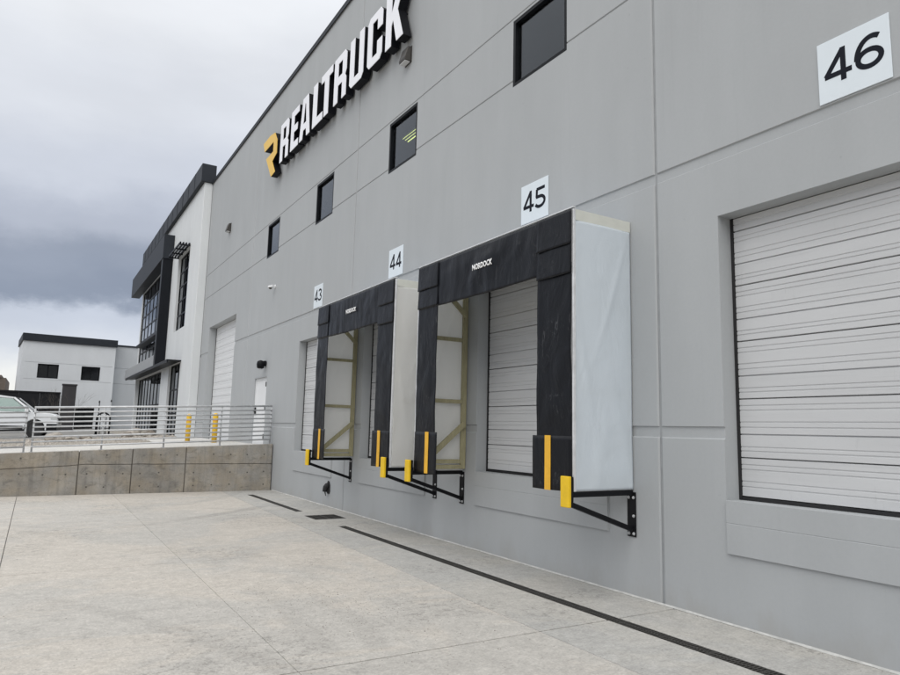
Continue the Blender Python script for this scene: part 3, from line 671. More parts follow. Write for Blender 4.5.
# ---- dock number signs
def numeral(ch, yl, wd, parent, z0=.145, h=.305, sw=.046):
    """bold grotesque figure built from flat strokes, 1 mm proud of the plate"""
    def P(u, v): return (yl-wd*u, z0+h*v)
    arc = lambda cu, cv, ru, rv, a0, a1, n=18: [P(cu+ru*math.cos(R(a0+(a1-a0)*i/n)), cv+rv*math.sin(R(a0+(a1-a0)*i/n))) for i in range(n+1)]
    hu = sw/2/wd; hv = sw/2/h
    st = {'4': [[P(.675, .93), P(.06, .255)], [P(hu*.2, .255), P(1, .255)], [P(.70, 0), P(.70, 1)]],
          '3': [arc(.46, .735, .40, .265-hv, 160, -90), arc(.46, .27, .46, .27-hv, 90, -160)],
          '5': [[P(.95, 1-hv), P(.14, 1-hv)], [P(.16+hu*.2, 1-hv), P(.13+hu*.2, .54)], [P(.10, .56)]+arc(.47, .315, .46, .315-hv, 90, -155)],
          '6': [arc(.52, .315, .47-hu*.5, .315-hv, 0, 360, 30), arc(.62, .36, .62-hu*.6, .64-hv, 180, 62)]}[ch]
    b = MB()
    for q, pts in enumerate(st):
        L_, R_ = [], []
        for i, p in enumerate(pts):
            a = pts[max(i-1, 0)]; c = pts[min(i+1, len(pts)-1)]; 
            if ch == '6' and q == 0 and i in (0, len(pts)-1): a, c = pts[-2], pts[1]
            dx, dz = c[0]-a[0], c[1]-a[1]; l = math.hypot(dx, dz) or 1; nx, nz = -dz/l*sw/2, dx/l*sw/2
            L_.append((p[0]+nx, p[1]+nz)); R_.append((p[0]-nx, p[1]-nz))
        d0 = -.0135-.0004*q
        n_ = len(pts); vs = [(d, y, z) for d in (d0, -.0121) for y, z in L_+R_]
        F = []
        for i in range(n_-1):
            F += [(i, i+1, n_+i+1, n_+i), (i, 2*n_+i, 2*n_+i+1, i+1), (n_+i, n_+i+1, 3*n_+i+1, 3*n_+i)]
        F += [(0, n_, 3*n_, 2*n_), (n_-1, 3*n_-1, 4*n_-1, 2*n_-1)]
        b.add(vs, F)
    return b.build('numeral', INK, parent, world=False)
for n, yc, lab in ((46, 2.912, 'square white sign with black number 46 above the bare near dock door'), (45, 7.318, 'square white sign with black number 45 above the near dock shelter'),
                   (44, 11.665, 'square white sign with black number 44 above the far dock shelter'), (43, 15.955, 'square white sign with black number 43 above the far open dock door')):
    t = thing('dock_sign', lab, 'sign', (0, yc, 4.72), 'dock number signs')
    b = MB(); b.box(-.012, -.002, -.305, .305, -.01, .565); b.build('plate', SIGNW, t, world=False, bevel=.002, seg=1)
    for ch, yl, wd in ((str(n)[0], .250, .240), (str(n)[1], -.020, .225)): numeral(ch, yl, wd, t)

# ---- dock shelters
SX, SB, ST = -.88, 1.15, 4.225
def fold(u, v, seed, amp=1.0):
    a = mn.noise((u*3.1+seed, v*.9, seed)); b_ = mn.noise((u*7+seed*2, v*1.6-u*1.2, seed)); c_ = mn.noise((u*1.2, v*2.4+u*1.5, seed*3))
    return amp*(.012*a+.006*abs(b_)+.008*c_)
def lin(a, b, n): return [a+(b-a)*i/n for i in range(n+1)]
def cloth(name, y0, y1, z0, z1, x, seed, material, parent, amp=1, ny=24, nz=40, pin=True, curl=0, sag=0, thick=.003, label=None, fade=None):
    m_ = MB()
    def fn(y, z):
        v = (z1-z)/(z1-z0); u = (y-y0)/(y1-y0)
        k = min(1, v*3+.15) if pin else 1
        if fade: k *= fade(y, z)
        return (x-abs(fold(y, z, seed, amp))*k-curl*v*v, y+(.010*mn.noise((z*1.3, seed, 2))*(v if pin else 0)), z-sag*math.sin(math.pi*u)*v+.008*mn.noise((y*2.2, seed, 5))*(1 if v > .98 else 0))
    m_.sheet(lin(y0, y1, ny), lin(z0, z1, nz), fn)
    return m_.build(name, material, parent, smooth=True, thick=thick, label=label, world=True)
def shelter(ya, yb, seed, label, near_fab):
    t = thing('dock_shelter', label, 'dock shelter', (0, (ya+yb)/2, SB), 'dock shelters')
    # header curtain with printed word and folded end flaps
    h = cloth('header_curtain', ya+.012, yb-.012, 3.56, ST-.005, SX-.006, seed, VINYL, t, 2.6, 90, 20, sag=.02, fade=lambda y, z: .12+.88*max(0, min(1, (y-ya-.55)/.25))*max(0, min(1, (yb-.55-y)/.25)))
    text_mesh('NORDOCK', yb-1.555, yb-2.025, 3.885, 3.965, SX-.046, .002, 'lettering', PRINTW, h, .045, world=False)
    for k, (a, b_) in enumerate(((ya+.006, ya+.60), (yb-.60, yb-.006))):
        o = -.02 if k else .03
        cloth('header_flap', a, b_, 3.50+(.07 if k else 0), 3.90, SX-.013, seed+3+k, VINYL, t, .7, 16, 14, curl=.010, thick=.002)
        cloth('header_flap', a-.004, b_+.004, 3.83+(.02 if k else 0), ST-.004, SX-.018, seed+5+k, VINYL, t, .7, 16, 14, curl=.010, thick=.002)
    for k, (a, b_) in enumerate(((ya+.010, ya+.605), (yb-.595, yb-.010))):
        c = cloth('side_curtain', a, b_, 1.16, 3.62, SX-.003, seed+8+k, CURTAIN, t, 1.5, 16, 70, fade=lambda y, z: max(.1, min(1, (z-1.7)/.3)))
        fa, fb = (a-.002, b_+.065) if k == 0 else (a-.07, b_+.002)
        f = cloth('bottom_flap', fa, fb, 1.135, 1.722, SX-.0095, seed+10+k, CURTAIN, c, .45, 12, 12, thick=.002)
        ys0 = (ya+.345, ya+.445) if k == 0 else (yb-.435, yb-.335)
        s_ = MB(); s_.sheet(lin(ys0[0], ys0[1], 2), lin(1.132, 1.724, 8), lambda y, z: (SX-.0185-.002*mn.noise((z*3, seed+k, 1)), y, z))
        s_.build('warning_strip', YELT, c, thick=.003)
    # side walls of white fabric (solid sheets), roof sheet, trims
    for k, y in enumerate((ya, yb)):
        sgn = -1 if k == 0 else 1
        m_ = MB(); m_.sheet(lin(SX+.03, -.012, 44), lin(SB+.0, ST-.13, 110), lambda x, z: (x, y+sgn*(.004+.020*math.sin(math.pi*min(1, max(0, (x-SX)/-SX)))*(.7+.3*math.sin(z*1.7+seed))+.016*max(0, .3+mn.noise((x*1.6+z*.55, z*.45-x*.6, seed+k)))+.009*math.exp(-((x+.10+.30*(z-1.55))/.09)**2)*max(0, min(1, (2.9-z)*1.2))+.006*math.exp(-((x+.55-.25*(z-1.3))/.09)**2)*max(0, min(1, (2.6-z)))+.009*math.exp(-((x+.25-.35*(z-3.5))/.045)**2)*max(0, 1-abs(z-3.3))+.007*math.exp(-((x+.70+.2*(z-2.4))/.05)**2)*max(0, 1-abs(z-2.5))), z))
        m_.build('side_panel', near_fab if k == 0 else WARMLITFAB, t, smooth=True, thick=.004)
        b = MB(); b.box(SX-.002, SX+.028, y-.018, y+.020, SB-.005, ST-.002); b.build('corner_trim', ALU, t, bevel=.002, seg=1)
        b = MB(); b.box(SX+.03, -.010, y-.016, y+.016, ST-.128, ST-.004); b.build('top_rail', mat('primed_rail', (.58, .59, .54), .6, 0, .06, 5), t)
        yi = y+.018*(1 if k == 0 else -1); s = 1 if k == 0 else -1
        b = MB(); b.box(-.098, -.012, yi, yi+s*.040, SB+.02, ST-.14); b.build('frame_post', WOOD, t, bevel=.003, seg=1)
        b = MB(); b.box(SX+.03, SX+.11, yi, yi+s*.040, SB+.02, ST-.14); b.build('frame_post', WOOD, t, bevel=.003, seg=1)
        for z in (1.20, 1.285, 2.20, 3.17):
            b = MB(); b.box(SX+.112, -.10, yi, yi+s*.038, z-.030, z+.030); b.build('frame_rung', WOOD, t, bevel=.003, seg=1)
        b = MB(); b.bar((SX+.15, yi+s*.062, 1.30), (-.06, yi+s*.062, 1.86), .038, .08); b.build('frame_brace', WOOD, t)
        b = MB(); b.bar((-.50, yi+s*.062, 3.95), (-.06, yi+s*.062, 3.55), .038, .07); b.build('frame_brace', WOOD, t)
    m_ = MB(); m_.sheet(lin(SX+.002, -.01, 6), lin(ya+.02, yb-.02, 20), lambda x, y: (x, y, ST+.006+.004*mn.noise((x*3, y*2, seed)))); m_.build('top_panel', WHITEFAB, t, smooth=True, thick=.004)
    b = MB(); b.box(SX-.010, SX+.03, ya-.018, yb+.018, ST+.010, ST+.024); b.build('front_trim', ALU, t)
    b = MB(); b.box(SX+.004, SX+.05, ya+.03, yb-.03, ST-.10, ST-.002); b.build('header_rail', WOOD, t)
    b = MB(); b.box(-.05, -.012, ya+.03, yb-.03, ST-.10, ST-.002); b.build('header_rail', WOOD, t)
    return t
shelter(5.53, 9.045, 1.3, 'near black dock shelter with sky-tinted white side wall below number 45', SKYTINTFAB)
shelter(9.885, 13.415, 7.9, 'far black dock shelter below number 44 with warm-lit white side wall', WARMLITFAB)

# ---- steel bumper brackets under the shelters
def bracket():
    t = thing('bumper_bracket', '', 'bracket', (0, 0, 0), 'yellow tipped steel brackets under the dock shelters')
    b = MB(); b.box(-.014, -.001, -.062, .062, .635, 1.118); pl = b.build('wall_plate', BLACK, t, world=False, bevel=.002, seg=1)
    for y, z in ((-.035, .67), (.035, .67), (-.035, 1.06), (.035, 1.06), (-.035, .86)):
        b = MB(); b.tube([(-.014, y, z), (-.020, y, z)], .017, 12); b.tube([(-.020, y, z), (-.030, y, z)], .010, 6); b.build('bolt', GALV, pl, world=False)
    b = MB(); b.box(-.90, -.015, -.03, .03, 1.085, 1.14); b.build('arm', BLACK, t, world=False, bevel=.003, seg=1)
    b = MB(); b.bar((-.905, 0, 1.015), (-.016, 0, .715), .05, .05); b.build('brace', BLACK, t, world=False)
    b = MB(); b.box(-.945, -.905, -.055, .055, .985, 1.30); b.build('front_plate', BLACK, t, world=False, bevel=.003, seg=1)
    b = MB(); b.box(-.985, -.946, -.066, .066, .985, 1.305); b.build('bumper_pad', YEL, t, world=False, bevel=.008)
    return t
br0 = bracket()
for k, (y, lab) in enumerate(((5.545, 'yellow tipped black bracket under the near corner of the near dock shelter'), (9.085, 'yellow tipped black bracket under the far corner of the near dock shelter'),
                              (9.925, 'yellow tipped black bracket under the near corner of the far dock shelter'), (13.475, 'yellow tipped black bracket under the far corner of the far dock shelter'))):
    o = br0 if k == 0 else copy_tree(br0)
    o.location = (0, y, 0); o['label'] = lab

# ---- lamps, camera, outlet on the wall
def wall_light(y, z, label, s=1.0):
    t = thing('wall_light', label, 'light', (0, y, z), 'wall pack lights high on the warehouse')
    b = MB(); b.prism([(-.01*s, .19*s), (-.09*s, .17*s), (-.16*s, -.08*s), (-.15*s, -.13*s), (-.01*s, -.13*s)], lambda u, v, d: (u, d, v), -.13*s, .13*s); b.build('housing', WPBR, t, world=False, bevel=.012*s)
    b = MB(); b.box(-.14*s, -.03*s, -.11*s, .11*s, -.150*s, -.131*s); b.build('lens', LENS, t, world=False)
    b = MB(); b.box(-.012, -.001, -.14*s, .14*s, -.15*s, .20*s); b.build('back_plate', WPBR, t, world=False)
wall_light(11.42, 9.16, 'bronze wall pack light below the last big white letter')
wall_light(26.15, 9.27, 'dark wall pack light near the far end of the grey wall')
t = thing('door_light', 'small black wall lamp above the white exit door', 'light', (0, 20.2, 3.58))
b = MB(); b.tube([(-.001, 0, .03), (-.07, 0, .03)], .085, 14); b.build('back_plate', BLACK, t, world=False)
b = MB(); b.lathe([(.02, .12), (.10, .09), (.12, .0), (.105, -.11), (.06, -.13)], 14, (-.16, 0, .0)); b.build('housing', BLACK, t, world=False, smooth=True)
b = MB(); b.lathe([(.055, -.152), (.055, -.131)], 12, (-.16, 0, 0)); b.build('lens', LENS, t, world=False)
t = thing('security_camera', 'white dome security camera on the wall below the far window', 'camera', (0, 19.72, 5.86))
b = MB(); b.tube([(-.001, 0, .04), (-.03, 0, .04)], .08, 14); b.tube([(-.03, 0, .05), (-.16, 0, .07), (-.20, 0, .04)], .025, 8); b.build('mount', CAMW, t, world=False)
b = MB(); b.lathe([(.03, .04), (.10, .03), (.11, -.02), (.10, -.04)], 16, (-.20, 0, 0)); b.build('housing', CAMW, t, world=False, smooth=True)
b = MB(); b.lathe([(.07, -.041), (.06, -.075), (.035, -.095), (.01, -.10)], 14, (-.20, 0, 0)); b.build('dome', WPBR, t, world=False, smooth=True)
t.scale = (.72, .72, .72)
t = thing('drain_outlet', 'black drain outlet spout low on the grey wall', 'spout', (0, 14.66, .42))
b = MB(); b.prism([(-.09, -.08), (-.05, -.13), (.03, -.14), (.08, -.10), (.09, 0), (.07, .10), (.03, .15), (-.04, .13), (-.08, .06)], lambda u, v, d: (d, u, v), -.022, -.001); b.build('flange', RUBBER, t, world=False, bevel=.004, seg=1)
b = MB(); b.tube([(-.02, 0, .04), (-.05, 0, .04), (-.08, .0, .01), (-.09, 0, -.05), (-.095, 0, -.09)], [.06, .06, .055, .05, .045], 12, False); b.build('nozzle', RUBBER, t, world=False, smooth=True, thick=.008)
b = MB(); b.tube([(-.085, .01, -.05), (-.075, .02, -.12), (-.06, .01, -.18)], [.016, .013, .009], 8); b.build('hook', RUBBER, t, world=False, smooth=True)

# ================================================================ RETAINING WALL, RAIL, BOLLARDS
RY0, RY1 = 18.972, 19.22
def rt(x): return 1.262+.0445*max(x, -16)
def seam(x): return .722 if x > -4.6 else max(.30, .722+.062*(x+4.6))
RW = thing('retaining_wall', 'low stained brown-grey concrete retaining wall across the end of the yard', 'wall', (-4, 19.1, 0))
rx = [-.012, -2.30, -3.58, -4.77, -7.15, -9.55, -11.95, -14.3, -18, -22]
def quad_wall(x0, x1, zb, zt, name):
    g_ = .011
    m_ = MB(); n = 14; xs = lin(x0-g_, x1+g_, n)
    P = []
    for x in xs:
        for yy in (RY0, RY1): P += [(x, yy, zb(x)), (x, yy, zt(x))]
    F = []
    for i in range(n):
        a, b_ = i*4, i*4+4
        F += [(a, b_, b_+1, a+1), (a+2, a+3, b_+3, b_+2), (a+1, b_+1, b_+3, a+3), (a, a+2, b_+2, b_)]
    F += [(0, 1, 3, 2), (n*4, n*4+2, n*4+3, n*4+1)]
    m_.add(P, F); return m_.build(name, OLDC, RW, bevel=.008, seg=1)
for x0, x1 in zip(rx[:-1], rx[1:]):
    quad_wall(x0, x1, lambda x: -.05, lambda x: seam(x)-.008+.012*mn.noise((x*2.5, 0, 0)), 'concrete_panel')
    quad_wall(x0, x1, lambda x: seam(x)+.004+.012*mn.noise((x*2.5, 0, 0)), rt, 'concrete_panel')
b = MB(); b.sheet(lin(-22, -.02, 40), [0, 1], lambda x, v: (x, RY0+.030, -.04 if v == 0 else rt(x)-.03)); b.build('joint_filler', mat('dark_joint', (.15, .135, .115), .9, 0, .3, 5), RW)
b = MB()
for x0, x1 in zip(rx[:-1], rx[1:]):
    k = max(2, round((x0-x1)/.45))
    for i in range(k):
        x = x0+(x1-x0)*(i+.5)/k
        for z in (.17, .50, seam(x)+.24):
            if z > rt(x)-.1 or random.random() < .3: continue
            cx, cz = x+random.uniform(-.02, .02), z+random.uniform(-.015, .015)
            ring = [(cx+.021*math.cos(a*.785), RY0-.0012, cz+.021*math.sin(a*.785)) for a in range(8)]
            b.add(ring+[(cx, RY0-.0008, cz)], [(i_, (i_+1) % 8, 8) for i_ in range(8)])
tp = b.build('tie_hole', mat('tie_hole_dark', (.09, .083, .073), .9, 0, .2, 9), RW, fixn=False); tp['kind'] = 'stuff'
def railing(xr, posts, label):
    t = thing('guard_rail', label, 'railing', (posts[0], 19.10, rt(posts[0])), 'grey pipe guard rails on the retaining wall')
    for x in posts:
        b = MB(); b.tube([(x, 19.10, rt(x)+.006), (x, 19.10, rt(x)+1.045)], .021, 10); b.build('post', GALV, t, smooth=True)
        b = MB(); b.box(x-.05, x+.05, 19.05, 19.15, rt(x)+.001, rt(x)+.012); b.build('base_plate', GALV, t)
    for k in range(9):
        o = 1.062-.1165*k
        b = MB(); b.tube([(xr[0], 19.10-.024*(1 if k else 0), rt(xr[0])+o), (xr[1], 19.10-.024*(1 if k else 0), rt(xr[1])+o)], .027 if k == 0 else .0205, 10); b.build('rail', GALV, t, smooth=True)
railing((-.06, -5.80), (-.08, -1.44, -2.86, -4.30, -5.78), 'near grey pipe guard rail joining the warehouse wall')
railing((-5.92, -14.6), (-5.94, -7.35, -8.8, -10.25, -11.7, -13.15, -14.58), 'far grey pipe guard rail in front of the parked white car')
def bollard(x, y, lab):
    t = thing('bollard', lab, 'bollard', (x, y, uz(x, y)), 'yellow bollards beside the drive-in door')
    b = MB(); b.lathe([(.085, -.05), (.085, .86), (.078, .905), (.055, .94), (.02, .955)], 18); b.build('sleeve', YELB, t, world=False, smooth=True)
    b = MB(); b.lathe([(.0865, .70), (.0865, .735)], 18); b.build('tape_band', mat('reflective_tape', (.75, .33, .05), .35, 0, .05, 6), t, world=False, smooth=True)
bollard(-1.09, 25.6, 'yellow bollard left of the drive-in door'); bollard(-.72, 23.1, 'yellow bollard nearer the white exit door')

# ================================================================ OFFICE BLOCK beyond the warehouse
OX = -.34
OGLASS = glass('dark_office_glass', (.12, .125, .13), .045)
OF = thing('office_building', 'white office block with black glazed entrance frame beyond the warehouse', 'building', (0, 36, 0))
OOP = [(32.5, 35.4, 6.20, 9.95, .20), (32.8, 35.85, 1.02, 4.58, .20), (37.8, 48.7, 5.30, 10.28, .14), (38.2, 48.7, 1.02, 4.55, .30)]
facade('wall_panel', 30.115, 37.0, 12.30, OOP, [], [], [], OFFWALL, OF, OX)
facade('wall_panel', 37.02, 49.0, 12.30, OOP, [], [], [], OFFWALL, OF, OX)
b = MB(); b.box(OX+.016, -.004, 30.10, 30.112, 0, 12.29); b.box(OX+.02, 18, 48.9, 49.0, 0, 12.29); b.box(.27, 18, 30.12, 30.2, 12.26, 12.29); b.box(17.9, 18, 30.2, 48.9, 0, 12.29); b.build('return_wall', OFFWALL, OF)
b = MB(); b.box(OX+.02, 17.9, 30.2, 48.9, 12.1, 12.2); b.build('roof', ROOFM, OF)
b = MB(); b.add([(.4, 30.2, 0), (.4, 30.2, 12), (12, 30.2, 12), (12, 30.2, 0), (.4, 48.85, 0), (.4, 48.85, 12), (12, 48.85, 12), (12, 48.85, 0)], [(0, 1, 2, 3), (4, 7, 6, 5), (3, 2, 6, 7), (0, 3, 7, 4)]); b.build('inner_wall', mat('dark_interior', (.04, .04, .045), .8, 0, .1, 1), OF, fixn=False)
b = MB(); b.box(.2, 12, 30.2, 48.85, 4.9, 5.1); b.build('floor_slab', INTERIOR, OF)
b = MB(); b.box(OX-.17, .10, 30.02, 49.2, 12.30, 13.11); b.build('fascia', FASCIA, OF, bevel=.01)
for y in lin(31.6, 48, 11): 
    b = MB(); b.box(OX-.182, OX-.171, y-.012, y+.012, 12.31, 13.10); b.build('fascia_seam', DARK, OF)
window(OF, 32.5, 35.4, 6.20, 9.95, OX+.15, 2, 5, .08, wm=.07, glassm=OGLASS)
window(OF, 32.8, 35.85, 1.02, 4.58, OX+.15, 3, 3, .08, wm=.07, glassm=OGLASS)
window(OF, 37.8, 48.7, 5.30, 10.28, OX+.08, 7, 6, .09, wm=.09, glassm=glass('curtain_wall_glass', (.10, .11, .12), .08), name='curtain_wall')
window(OF, 38.2, 48.7, 1.02, 4.55, OX+.24, 8, 2, .09, wm=.08, glassm=OGLASS, name='storefront')
# projecting black entrance frame
b = MB(); b.box(OX-.49, OX-.002, 37.27, 37.75, 4.70, 10.30); b.build('frame_leg', DARK, OF, bevel=.01)
b = MB(); b.box(OX-.52, OX-.002, 37.22, 50.8, 10.302, 11.58); b.build('frame_header', FASCIA, OF, bevel=.012)
b = MB(); b.box(OX-.50, OX-.002, 37.76, 50.8, 4.64, 5.26); b.build('frame_sill', mat('grey_sill_panel', (.30, .31, .32), .45, 0, .06, 2), OF, bevel=.01)
b = MB(); b.box(OX-.62, OX-.002, 32.55, 49.0, 4.585, 4.635); b.box(OX-.62, OX-.56, 32.55, 49.0, 4.50, 4.583); b.build('canopy', DARK, OF)
b = MB(); b.box(OX-.42, OX-.02, 38.0, 46.5, 6.42, 6.55); b.build('reflection_bar', DARK, OF)  # dark bar added to stand in for a reflection in the curtain wall
for k in range(4):
    b = MB(); x = OX-.05-.13*k; b.box(x-.03, x+.03, 32.45, 35.5, 9.99, 10.08); b.build('sunshade_slat', DARK, OF)
for y in (32.45, 33.4, 34.4, 35.4):
    b = MB(); b.box(OX-.5, OX-.002, y, y+.06, 9.93, 9.988); b.build('sunshade_arm', DARK, OF)

# ================================================================ BEYOND THE RAIL
FB = thing('far_building', 'small white two-storey building with charcoal roof band across the car park', 'building', (-7.0, 57, 1.0))
FB.rotation_euler = (0, 0, R(3.5)); FW = 6.05; FH = 6.9
def fbuild(mb, name, m_, parent=None, **kw): return mb.build(name, m_, parent or FB, world=False, **kw)
# local axes: +x along the front, front face at y=0 looking to -y
def fpanel(x0, x1, z0, z1, m_, holes=()):
    X = sorted({x0, x1} | {q for h in holes for q in h[:2] if x0 < q < x1}); Z = sorted({z0, z1} | {q for h in holes for q in h[2:] if z0 < q < z1})
    hole = lambda x, z: any(h[0] < x < h[1] and h[2] < z < h[3] for h in holes)
    b = MB(); b.sheet(X, Z, lambda x, z: (x, 0, z), hole)
    for h in holes:
        if h[0] >= x1 or h[1] <= x0 or h[2] >= z1 or h[3] <= z0: continue
        a, c, d, e = max(h[0], x0), min(h[1], x1), max(h[2], z0), min(h[3], z1)
        b.add([(a, 0, d), (c, 0, d), (c, 0, e), (a, 0, e), (a, .25, d), (c, .25, d), (c, .25, e), (a, .25, e)], [(0, 1, 5, 4), (1, 2, 6, 5), (2, 3, 7, 6), (3, 0, 4, 7)])
    fbuild(b, 'wall_panel', m_)
fh = [(1.05, 2.38, 3.82, 4.85), (3.85, 5.10, 3.82, 4.85), (3.68, 4.95, 0.0, 1.78)]
for (za, zb) in ((0, 3.72), (3.735, 4.93), (4.945, 6.45)): fpanel(.02, FW, za, zb, FARWALL, fh)
b = MB(); b.box(.02, FW-.01, .26, 6, 0, 6.9); b.box(.02, .25, .001, .26, 0, 6.4); b.box(FW-.16, FW-.003, .001, .26, 0, 6.4); fbuild(b, 'core', FARWALL)
b = MB(); b.box(-.06, FW+.08, -.14, 6, 6.46, 6.98); fbuild(b, 'fascia', FASCIA, bevel=.01)
for h in fh[:2]:
    f = MB(); f.box(h[0]+.002, h[1]-.002, .16, .24, h[2]+.002, h[2]+.07); f.box(h[0]+.002, h[1]-.002, .16, .24, h[3]-.07, h[3]-.002); f.box(h[0]+.002, h[0]+.07, .16, .24, h[2]+.07, h[3]-.07); f.box(h[1]-.07, h[1]-.002, .16, .24, h[2]+.07, h[3]-.07)
    cx = (h[0]+h[1])/2; f.box(cx-.03, cx+.03, .17, .23, h[2]+.07, h[3]-.07)
    fo = fbuild(f, 'window', FRAMEB)
    for a, c in ((h[0]+.07, cx-.03), (cx+.03, h[1]-.07)):
        p = MB(); p.box(a, c, .19, .205, h[2]+.07, h[3]-.07); p.build('pane', mat('dark_glass', (.012, .013, .015), .08, 0, .05, 2), fo, world=False)
h = fh[2]; f = MB(); f.box(h[0]+.002, h[1]-.002, .2, .24, .0, h[3]-.002); fo = fbuild(f, 'entry_opening', MATS['dark_glass'])
p = MB(); p.box(h[0]+.6, h[0]+.66, .17, .198, .0, h[3]-.01); p.box(h[0]+.004, h[1]-.004, .17, .198, 1.0, 1.05); p.build('frame', FRAMEB, fo, world=False)
for (za, zb) in ((0, 3.72), (3.735, 4.93), (4.945, 6.62)):
    b = MB(); b.box(FW+.02, 14, .8, 1.0, za, zb); fbuild(b, 'wing_wall', FARGREY)
b = MB(); b.box(FW+.08, 14, .74, 1.05, 6.623, 6.74); fbuild(b, 'wing_coping', FASCIA)
b = MB(); b.box(FW+.02, 14, 1.05, 8, 0, 6.6); fbuild(b, 'wing_core', FARGREY)
# charcoal screen wall of boards, brown pillar, brown building
SW = thing('screen_wall', 'long charcoal screen wall behind the parked white car', 'wall', (-7, 53.6, 1.0))
k = 0; x = -4.45
while x > -16:
    b = MB(); b.box(x-1.196, x, 53.6, 53.75, 1.0, 3.62); b.build('wall_panel', DARKWALL, SW); x -= 1.2
b = MB(); b.box(-16.2, -4.42, 53.55, 53.8, 3.625, 3.72); b.build('cap', DARKWALL, SW)
PL = thing('pillar', 'dark brown square pillar at the end of the charcoal screen wall', 'pillar', (-3.9, 53.4, 1.0))
b = MB(); b.box(-4.36, -3.52, 53.3, 53.9, 1.0, 4.2); b.build('shaft', PILLAR, PL, bevel=.02); b = MB(); b.box(-4.40, -3.48, 53.26, 53.94, 4.203, 4.30); b.build('cap', PILLAR, PL)
BB = thing('brown_building', 'low brown block building at the left edge beyond the screen wall', 'building', (-12, 62, 1))
b = MB(); b.box(-18, -7.95, 62, 70, 1.0, 4.95); b.build('wall', BROWNB, BB); b = MB(); b.box(-18.1, -8.25, 61.9, 70.1, 4.953, 5.15); b.build('parapet', BROWNB, BB)
b = MB(); b.box(-11.0, -9.2, 61.94, 61.998, 2.8, 4.0); b.build('window', MATS['dark_glass'], BB)

# parked white SUV (local: front towards +x, origin on the ground below its centre)
CAR = thing('parked_car', 'white sport utility car parked beyond the guard rail', 'car', (-7.0, 37.0, uz(-6.9, 37)), rot=R(-7))
prof_low = [(-2.22, .42), (-2.27, .62), (-2.26, .98), (-2.20, 1.04), (1.02, 1.04), (1.95, .95), (2.16, .86), (2.24, .66), (2.22, .40), (1.9, .30), (-2.0, .30)]
def body_loft(prof, stations, name, material, parent, smooth=True, bevel=.03):
    b = MB(); n = len(prof); P = []
    for (y, sx, sz, zo) in stations: P += [(px*sx, y, zo+(pz-zo)*sz) for px, pz in prof]
    F = [(i*n+k, i*n+(k+1) % n, (i+1)*n+(k+1) % n, (i+1)*n+k) for i in range(len(stations)-1) for k in range(n)]
    F += [tuple(range(n)), tuple(range((len(stations)-1)*n, len(stations)*n))[::-1]]
    b.add(P, F); return b.build(name, material, parent, world=False, bevel=bevel)
def arch(prof):
    # cut wheel openings into the lower outline
    o = []
    for cx in (-1.32,): pass
    return o
lower = [(-2.22, .45), (-2.27, .62), (-2.26, .98), (-2.20, 1.05), (0.98, 1.06), (1.98, 1.02), (2.18, .94), (2.25, .70), (2.22, .42), (1.78, .32)]
lower += [(1.36+.42*math.cos(a), .36+.42*math.sin(a)) for a in [R(q) for q in range(10, 181, 17)]]
lower += [(-.88, .30)]+[(-1.32+.42*math.cos(a), .36+.42*math.sin(a)) for a in [R(q) for q in range(5, 176, 17)]]
CAR.scale = (1.0, 1.0, 1.12)
cb_ = body_loft(lower, [(-.86, .985, .985, .6), (-.80, 1, 1, .6), (.80, 1, 1, .6), (.86, .985, .985, .6)], 'body', CARP, CAR, bevel=.02)
cab = [(-2.12, 1.055), (-1.98, 1.50), (-1.80, 1.615), (-.3, 1.66), (.12, 1.60), (.92, 1.055)]
def cabs(sy, prof, name, m_, grow=0, bevel=.02, parent=CAR):
    b = MB(); n = len(prof); P = []
    for s_ in (-1, 1): P += [(px, s_*(sy-(pz-1.05)*.24+grow), pz) for px, pz in prof]
    F = [tuple(range(n)), tuple(range(2*n-1, n-1, -1))]+[((i+1) % n, i, n+i, n+(i+1) % n) for i in range(n)]
    b.add(P, F); return b.build(name, m_, parent, world=False, bevel=bevel)
cabs(.80, [(-2.05, 1.056), (-1.92, 1.46), (-1.78, 1.56), (-.1, 1.63), (.42, 1.58), (1.13, 1.056)], 'cabin_interior', mat('car_interior', (.20, .225, .215), .8, 0, .1, 5), bevel=0)
b = MB(); b.prism([(-2.0, 1.535), (-1.86, 1.605), (-.1, 1.69), (.46, 1.63), (.38, 1.575), (-.1, 1.605), (-1.8, 1.56)], lambda u, v, d: (u, d, v), -.69, .69); b.build('roof', CARP, CAR, world=False, bevel=.015)
